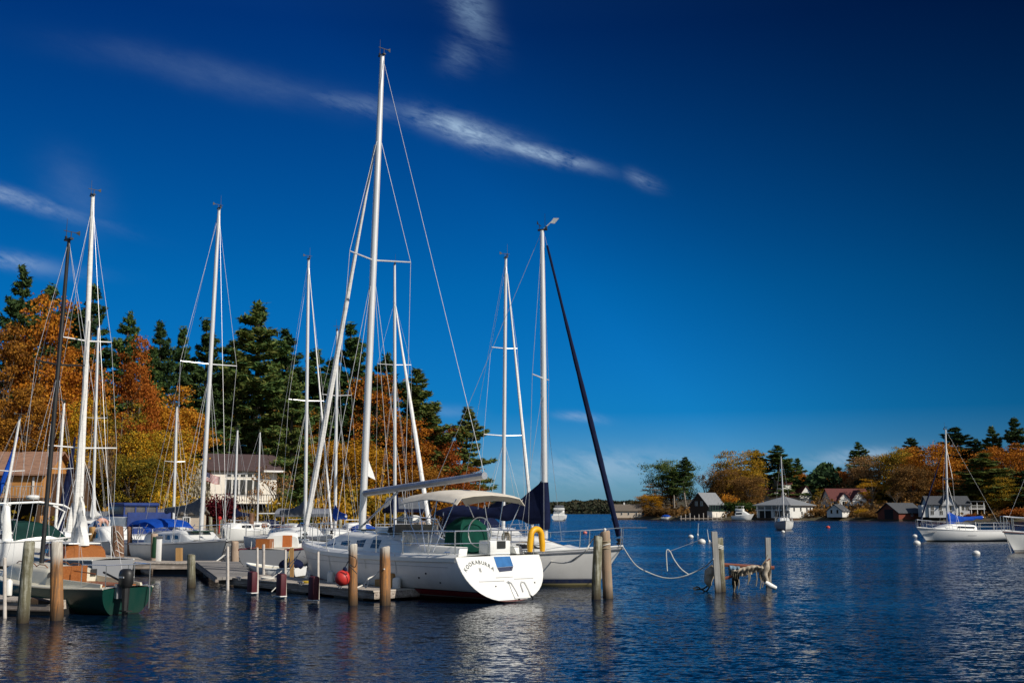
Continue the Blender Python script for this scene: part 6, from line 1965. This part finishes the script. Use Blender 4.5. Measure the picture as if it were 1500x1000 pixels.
BUOYR = pm('buoy_red', (.6, .06, .03), rough=.5); BUOYP = pm('buoy_pink', (.7, .2, .16), rough=.5)
for px, py, r_, m, lab in ((1028, 795, 5.2, FENDER, 'large white mooring ball left of the rag hung piles'), (1012, 787, 3.6, FENDER, 'small white mooring ball left of the large one, near the rag hung piles'),
                           (857, 781, 2.8, BUOYP, 'pink mooring ball beyond the navy covered sloop'), (1213, 773, 2.8, BUOYR, 'red mooring ball before the small white shed'),
                           (1147, 779.5, 2.6, FENDER, 'white mooring ball under the bow on sloop'), (1340, 786, 3.2, FENDER, 'white mooring ball just left of the anchored sloop bow, the upper one'),
                           (1343, 797, 4.9, FENDER, 'larger white mooring ball below the anchored sloop bow'), (1430, 812, 5.2, FENDER, 'white mooring ball below the anchored sloop stern')):
    q = W(px, py); r0 = r_ / F * q.y
    bo = thing('mooring_buoy', lab, 'buoy', (q.x, q.y, 0), .3, 'mooring balls')
    mb = MB(); mb.ball((0, 0, r0 * .35), r0, 20, 12, (1.08, 1.08, .82)); mb.build('ball', m, bo, smooth=True)
    mb = MB(); mb.lathe([(r0 * .18, 0), (r0 * .18, r0 * .14), (r0 * .08, r0 * .2)], (0, 0, r0 * 1.12), 8); mb.build('eye', STEEL, bo)
for px, py, tx, ty, lab in ((1022, 784, 1023, 766, 'thin pickup buoy stick, the left of two near the mooring balls'), (1039, 794, 1036, 775, 'thin pickup buoy stick, the right of two near the mooring balls')):
    q = W(px, py); t_ = at(tx, ty, q.y)
    pb = thing('pickup_buoy', lab, 'buoy', q, 0, 'pickup buoys')
    mb = MB(); mb.bar((0, 0, -.2), t_ - q, .028, .018); mb.build('stick', WHITE, pb)
    mb = MB(); mb.lathe([(.05, -.1), (.09, 0), (.09, .12), (.04, .2)], n=10); mb.build('float', FENDER, pb, smooth=True)

# ------------------------------------------------------------------ ropes
def rope(label, pts, r=.016, mat=ROPE, name='rope'):
    o = V(pts[0]); mb = MB(); mb.tube([V(p) - o for p in pts], r, 6)
    ob = mb.build(name, mat, smooth=True); ob.location = o
    return tag(ob, label, 'rope')


def spline(P_, n=8):
    out = []
    P_ = [V(p) for p in P_]
    for i in range(len(P_) - 1):
        a, b, c, d = P_[max(i - 1, 0)], P_[i], P_[i + 1], P_[min(i + 2, len(P_) - 1)]
        for k in range(n):
            t = k / n
            out.append(.5 * ((2 * b) + (c - a) * t + (2 * a - 5 * b + 4 * c - d) * t * t + (3 * b - a - 3 * c + d) * t ** 3))
    return out + [P_[-1]]


D = 35.2
tipL = SL.at(SL.L / 2, 0, SL.sheer(SL.L / 2) + .02)
pp = [tipL] + [at(x, y, D + (x - 913) * -.010) for x, y in ((930, 826), (950, 838), (975, 846), (1000, 844), (1030, 831))] + [at(1045, 818, 32.4)]
rope('white mooring rope sagging from the navy covered sloop bow to the rag hung piles', spline(pp), .017)
rope('stiff white rope loop standing out of the sagging mooring rope', spline([at(x, y, 34.4) for x, y in ((1009, 841), (998, 833), (988, 820), (982, 808), (978, 804.5), (976, 808), (976.5, 822), (977.5, 836))]), .017)
rope('thin line from the sagging rope loop to the large white mooring ball', [at(978, 808, 34.4), W(1028, 795) + V((0, 0, .3))], .006, ROPED)
t11 = V(p11['_t'])
rope('white dock line from the tan topped pile down to the navy covered sloop deck', spline([t11 + V((0, -.12, .02)), at(868, 790, 34.4), at(858, 806, 34.6), at(846, 815, 34.9), at(828, 824, 35.6), at(800, 821, 36.5)]), .02)
rope('white line hanging over the side of the navy covered sloop', spline([at(864, 802, 34.9), at(852, 812, 35.0), at(838, 822, 35.2), at(828, 823, 35.7)]), .018)
for k, (z, m) in enumerate(((-.14, ROPED), (-.22, ROPED), (-.30, ROPE), (-.42, ROPED))):
    c = t11.lerp(p11.location, .04) + V((0, 0, z)); r_ = p11['_r'] * 1.06
    rope(('rope turn around the tan topped pile' if k == 0 else ('pale rope turn around the tan topped pile' if k == 2 else ('second tan rope turn around the tan topped pile' if k == 1 else 'lowest tan rope turn around the tan topped pile'))),
         [c + V((r_ * cos(a), r_ * sin(a), .05 * sin(a + k))) for a in np.linspace(0, 2 * pi, 15)], .018, m, 'rope_turn')
mb = MB(); mb.ball((0, 0, 0), .045, 10, 8); o = mb.build('knob', FENDER, smooth=True); o.location = t11 + V((0, 0, .07)); tag(o, 'white knob on top of the tan topped pile', 'knob')
rope('white rope with a knot from the red ball pile to the end pile', spline([at(518, 862, 29.2), at(532, 856, 29.6), at(540, 847, 30.0), at(548, 843, 30.2), at(556, 836, 30.2), at(563, 833, 29.0)]), .02)
q = at(537, 850, 29.8)
rope('knot loop hanging in the white rope between the two end piles', spline([at(537, 848, 29.8), at(534, 856, 29.75), at(536, 860, 29.7), at(539, 854, 29.75), at(538, 848, 29.8)]), .018, ROPE, 'knot')
rope('dark line wound round the red ball pile', spline([at(511, 812, 29.0), at(522, 818, 28.95), at(520, 830, 28.95), at(511, 826, 28.95), at(523, 840, 28.95)]), .012, BLACK)
for i, (a, c, lab) in enumerate((((440, 808, 38), (392, 848, 35.4), 'white dock line from the big sloop bow down to the finger dock'), ((440, 806, 38.2), (398, 866, 33.6), 'second white dock line from the big sloop bow to the finger dock edge'),
                                 ((424, 806, 41), (418, 838, 36), 'yellow line hanging from the grey launch bow'),
                                 ((330, 812, 46), (296, 826, 43.5), 'white dock line from the blue canvas sloop bow to the walkway'), ((328, 812, 46), (285, 834, 43.2), 'second white dock line from the blue canvas sloop bow to the tan post'))):
    rope(lab, catenary(at(*a), at(*c), .12), .014, pm('yellow_rope', (.55, .36, .03), rough=.9) if 'yellow' in lab else ROPE)
for i in range(6):
    t7 = at(172, 780 + i * 7, W(172, 836).y - .22)
    rope(['topmost', 'second', 'third', 'fourth', 'fifth', 'lowest'][i] + ' rope turn around the thick brown pile', spline([t7 + V((-.26, .05, -.25 - .05 * i)), t7 + V((-.08, -.03, .05)), t7 + V((.05, -.03, .02)), t7 + V((.24, .05, -.3 + .06 * i))]), .014, ROPED if i % 2 else ROPE, 'rope_turn')
rope('pale lines drawn from the boat lift side across to the slim sloop', spline([at(366 + 94, 735, 66), at(455, 752, 66), at(448, 770, 66)]), .02, ROPE)

# ------------------------------------------------------------------ rags hung between the piles
base = W(1057, 866)
D = base.y + .1
rg = thing('tarp_bundle', 'tattered tarp and weed rags draped over a broken brown frame between the piles', 'rags', at(1057, 866, D))
ro = rg.location
RUST = wood('rusty_beam', (.26, .09, .06), (.16, .06, .04), 'X')
for a, c, r_ in (((1050, 826), (1134, 831), .055), ((1050, 850), (1074, 843), .05), ((1118, 826), (1128, 818), .03)):
    mb = MB(); mb.tube([at(*a, D) - ro, at(*c, D) - ro], r_, 6); mb.build('beam', RUST, rg)
RAG = pm('weathered_tarp', (.52, .45, .35), (.28, .23, .17), rough=.95, scale=5, bump=.5)
RAGB = pm('faded_blue_rag', (.16, .26, .36), (.09, .13, .17), rough=.95, scale=7, bump=.8)
RAGD = pm('dark_weed', (.03, .028, .02), (.05, .045, .03), rough=1, scale=8, bump=.8)
def drape(name, mat, x0, x1, ytop, ybot, n=26, m=8, seed=0, fold=.05, rag=.16):
    rr_ = random.Random(seed); rows = []
    for i in range(n + 1):
        x = x0 + (x1 - x0) * i / n
        yb = ybot(i / n) + rr_.uniform(-1, 1) * rag * 6
        yt = ytop(i / n) + rr_.uniform(-.6, .6)
        row = []
        for j in range(m + 1):
            v = j / m
            p = at(x + rr_.uniform(-.5, .5), yt + (yb - yt) * v, D) - ro
            row.append(p + V((0, -.13 * sin(pi * min(1, v * 1.4 + .15)) + fold * sin(i * 1.7 + v * 3 + seed) * (.3 + v), 0)))
        back = [V((p.x, .10 - .04 * p.y, p.z)) for p in row[::-1]]
        rows.append(row + back)
    mb = MB(); mb.loft(rows, True, True); return mb.build(name, mat, rg, smooth=True, sharp=60)
drape('tarp', RAG, 1071, 1120, lambda u: 829 + 2 * sin(u * 7) + (2 if u < .2 else 0), lambda u: 843 + 4 * sin(u * 5) - 7 * u * (1 - u) * 2, seed=1)
rr_ = random.Random(3)
tp_ = [at(1122 + 2 * sin(k), 822 + 30 * k / 8, D - .1) - ro for k in range(9)]
mb = MB(); mb.tube(tp_, [.04, .06, .09, .10, .08, .09, .07, .06, .04], 9); mb.build('rolled_tarp', RAG, rg, smooth=True)
drape('tarp', RAG, 1113, 1128, lambda u: 829 - 10 * u, lambda u: 846 + 12 * u, n=12, seed=2)
drape('blue_rag', RAGB, 1068, 1083, lambda u: 827 + 2 * u, lambda u: 842 + 4 * sin(u * 4), n=10, seed=3)
drape('weed_clump', RAGD, 1073, 1082, lambda u: 838, lambda u: 862 - 6 * abs(u - .4), n=12, seed=4, rag=1.0)
for i, (x, y0, y1) in enumerate(((1096, 836, 856), (1098, 838, 851), (1108, 838, 858), (1114, 842, 862), (1076, 850, 866), (1082, 848, 862), (1117, 850, 860))):
    mb = MB(); mb.tube([at(x, y0, D - .1) - ro, at(x + 1, (y0 + y1) / 2, D - .12) - ro, at(x - .5, y1, D - .1) - ro], .016, 5); mb.build('rag_strip', ROPED, rg)
mb = MB(); mb.tube([at(1046, 829, D - .1) - ro, at(1040, 838, D - .1) - ro, at(1037, 852, D - .1) - ro, at(1040, 858, D - .1) - ro], [.1, .17, .12, .06], 8); mb.build('hanging_bag', RAG, rg, smooth=True)
for i, pts in enumerate((((1038, 856), (1030, 862), (1016, 863)), ((1040, 858), (1034, 866), (1028, 862)), ((1026, 862), (1022, 859), (1015, 861)))):
    mb = MB(); mb.tube(spline([at(x, y, D - .1) - ro for x, y in pts], 4), .025, 5); mb.build('weed_strand', RAGD, rg)
mb = MB(); mb.tube([at(1121, 852, D - .1) - ro, at(1128, 857, D - .1) - ro, at(1137, 861, D - .1) - ro], [.07, .085, .06], 10); mb.build('old_fender', FENDER, rg, smooth=True)
mb = MB(); mb.tube([at(1117, 826, D - .1) - ro, at(1122, 819, D - .1) - ro, at(1125, 812, D - .1) - ro], .014, 5); mb.build('lashing', ROPED, rg)
t12 = V(p12['_t'])
for k in range(3):
    c = at(1050, 797 + k * 2.2, D - .1) ; rope(['upper', 'middle', 'lower'][k] + ' pale rope turn tying the two rag hung piles together', [c + V((.20 * cos(a), .16 * sin(a), -.06 * cos(a))) for a in np.linspace(0, 2 * pi, 17)], .016, ROPE, 'rope_turn')
# wooden chock and crate at the docks
q = P(552, 31.4, .30)
st = thing('dock_steps', 'tan wooden box step on the finger dock between the two end piles', 'step', q, fin.rotation_euler.z)
mb = MB(); mb.box((0, .55, .2), (.5, .35, .4)); mb.build('box', POSTT, st, bevel=.01)
mb = MB(); mb.box((-.45, .55, .1), (.4, .35, .2)); mb.build('tread', POSTT, st, bevel=.01)
q = W(60, 884, .34)
ck = thing('chock', 'dark wooden chock on the dock in the lower left corner', 'chock', q)
mb = MB(); mb.prism([V((-.2, -.1, 0)), V((.2, -.1, 0)), V((.2, -.1, .05)), V((-.2, -.1, .14))], (0, .3, 0)); mb.build('wedge', PILEB, ck)

def on_dock(px, Y, dz=0.0): return P(px, Y, .30 + dz)


q = on_dock(452, 33.3)
yr = rope('coil of yellow rope lying on the finger dock near the rightmost maroon bumper', [q + V((.17 * cos(a) + .02 * sin(a * 3), .17 * sin(a), .02 + .003 * a)) for a in np.linspace(0, 20, 70)], .014, pm('yellow_rope', (.55, .36, .03), rough=.9), 'rope_coil')
q = on_dock(392, 35.2)
rope('coil of white rope lying on the finger dock near the leftmost maroon bumper', [q + V((.2 * cos(a), .2 * sin(a) + .02 * sin(a * 2), .02 + .003 * a)) for a in np.linspace(0, 22, 70)], .014, ROPE, 'rope_coil')
for i, (px, Y, lab) in enumerate(((350, 35.0, 'dock cleat near the gangway end of the finger dock'), (440, 32.6, 'dock cleat between the middle and rightmost maroon bumpers'), (498, 31.2, 'dock cleat left of the red ball pile'))):
    q = on_dock(px, Y); c = thing('dock_cleat', lab, 'cleat', q, fin.rotation_euler.z, 'cleats on the finger dock')
    mb = MB(); mb.bar((-.15, 0, .09), (.15, 0, .09), .022); mb.build('horn', ALUG, c)
    for d_ in (-.05, .05): mb = MB(); mb.bar((d_, 0, 0), (d_, 0, .09), .02); mb.build('leg', ALUG, c)
q = P(232, 44.6, .46)
pb = thing('power_pedestal', 'white shore power pedestal on the near walkway by the green sleeved pile', 'power post', q)
mb = MB(); mb.box((0, 0, .45), (.18, .18, .9)); mb.build('post', WHITE, pb, bevel=.02)
mb = MB(); mb.box((0, 0, .95), (.24, .24, .1)); mb.build('cap', GREYC, pb, bevel=.02)
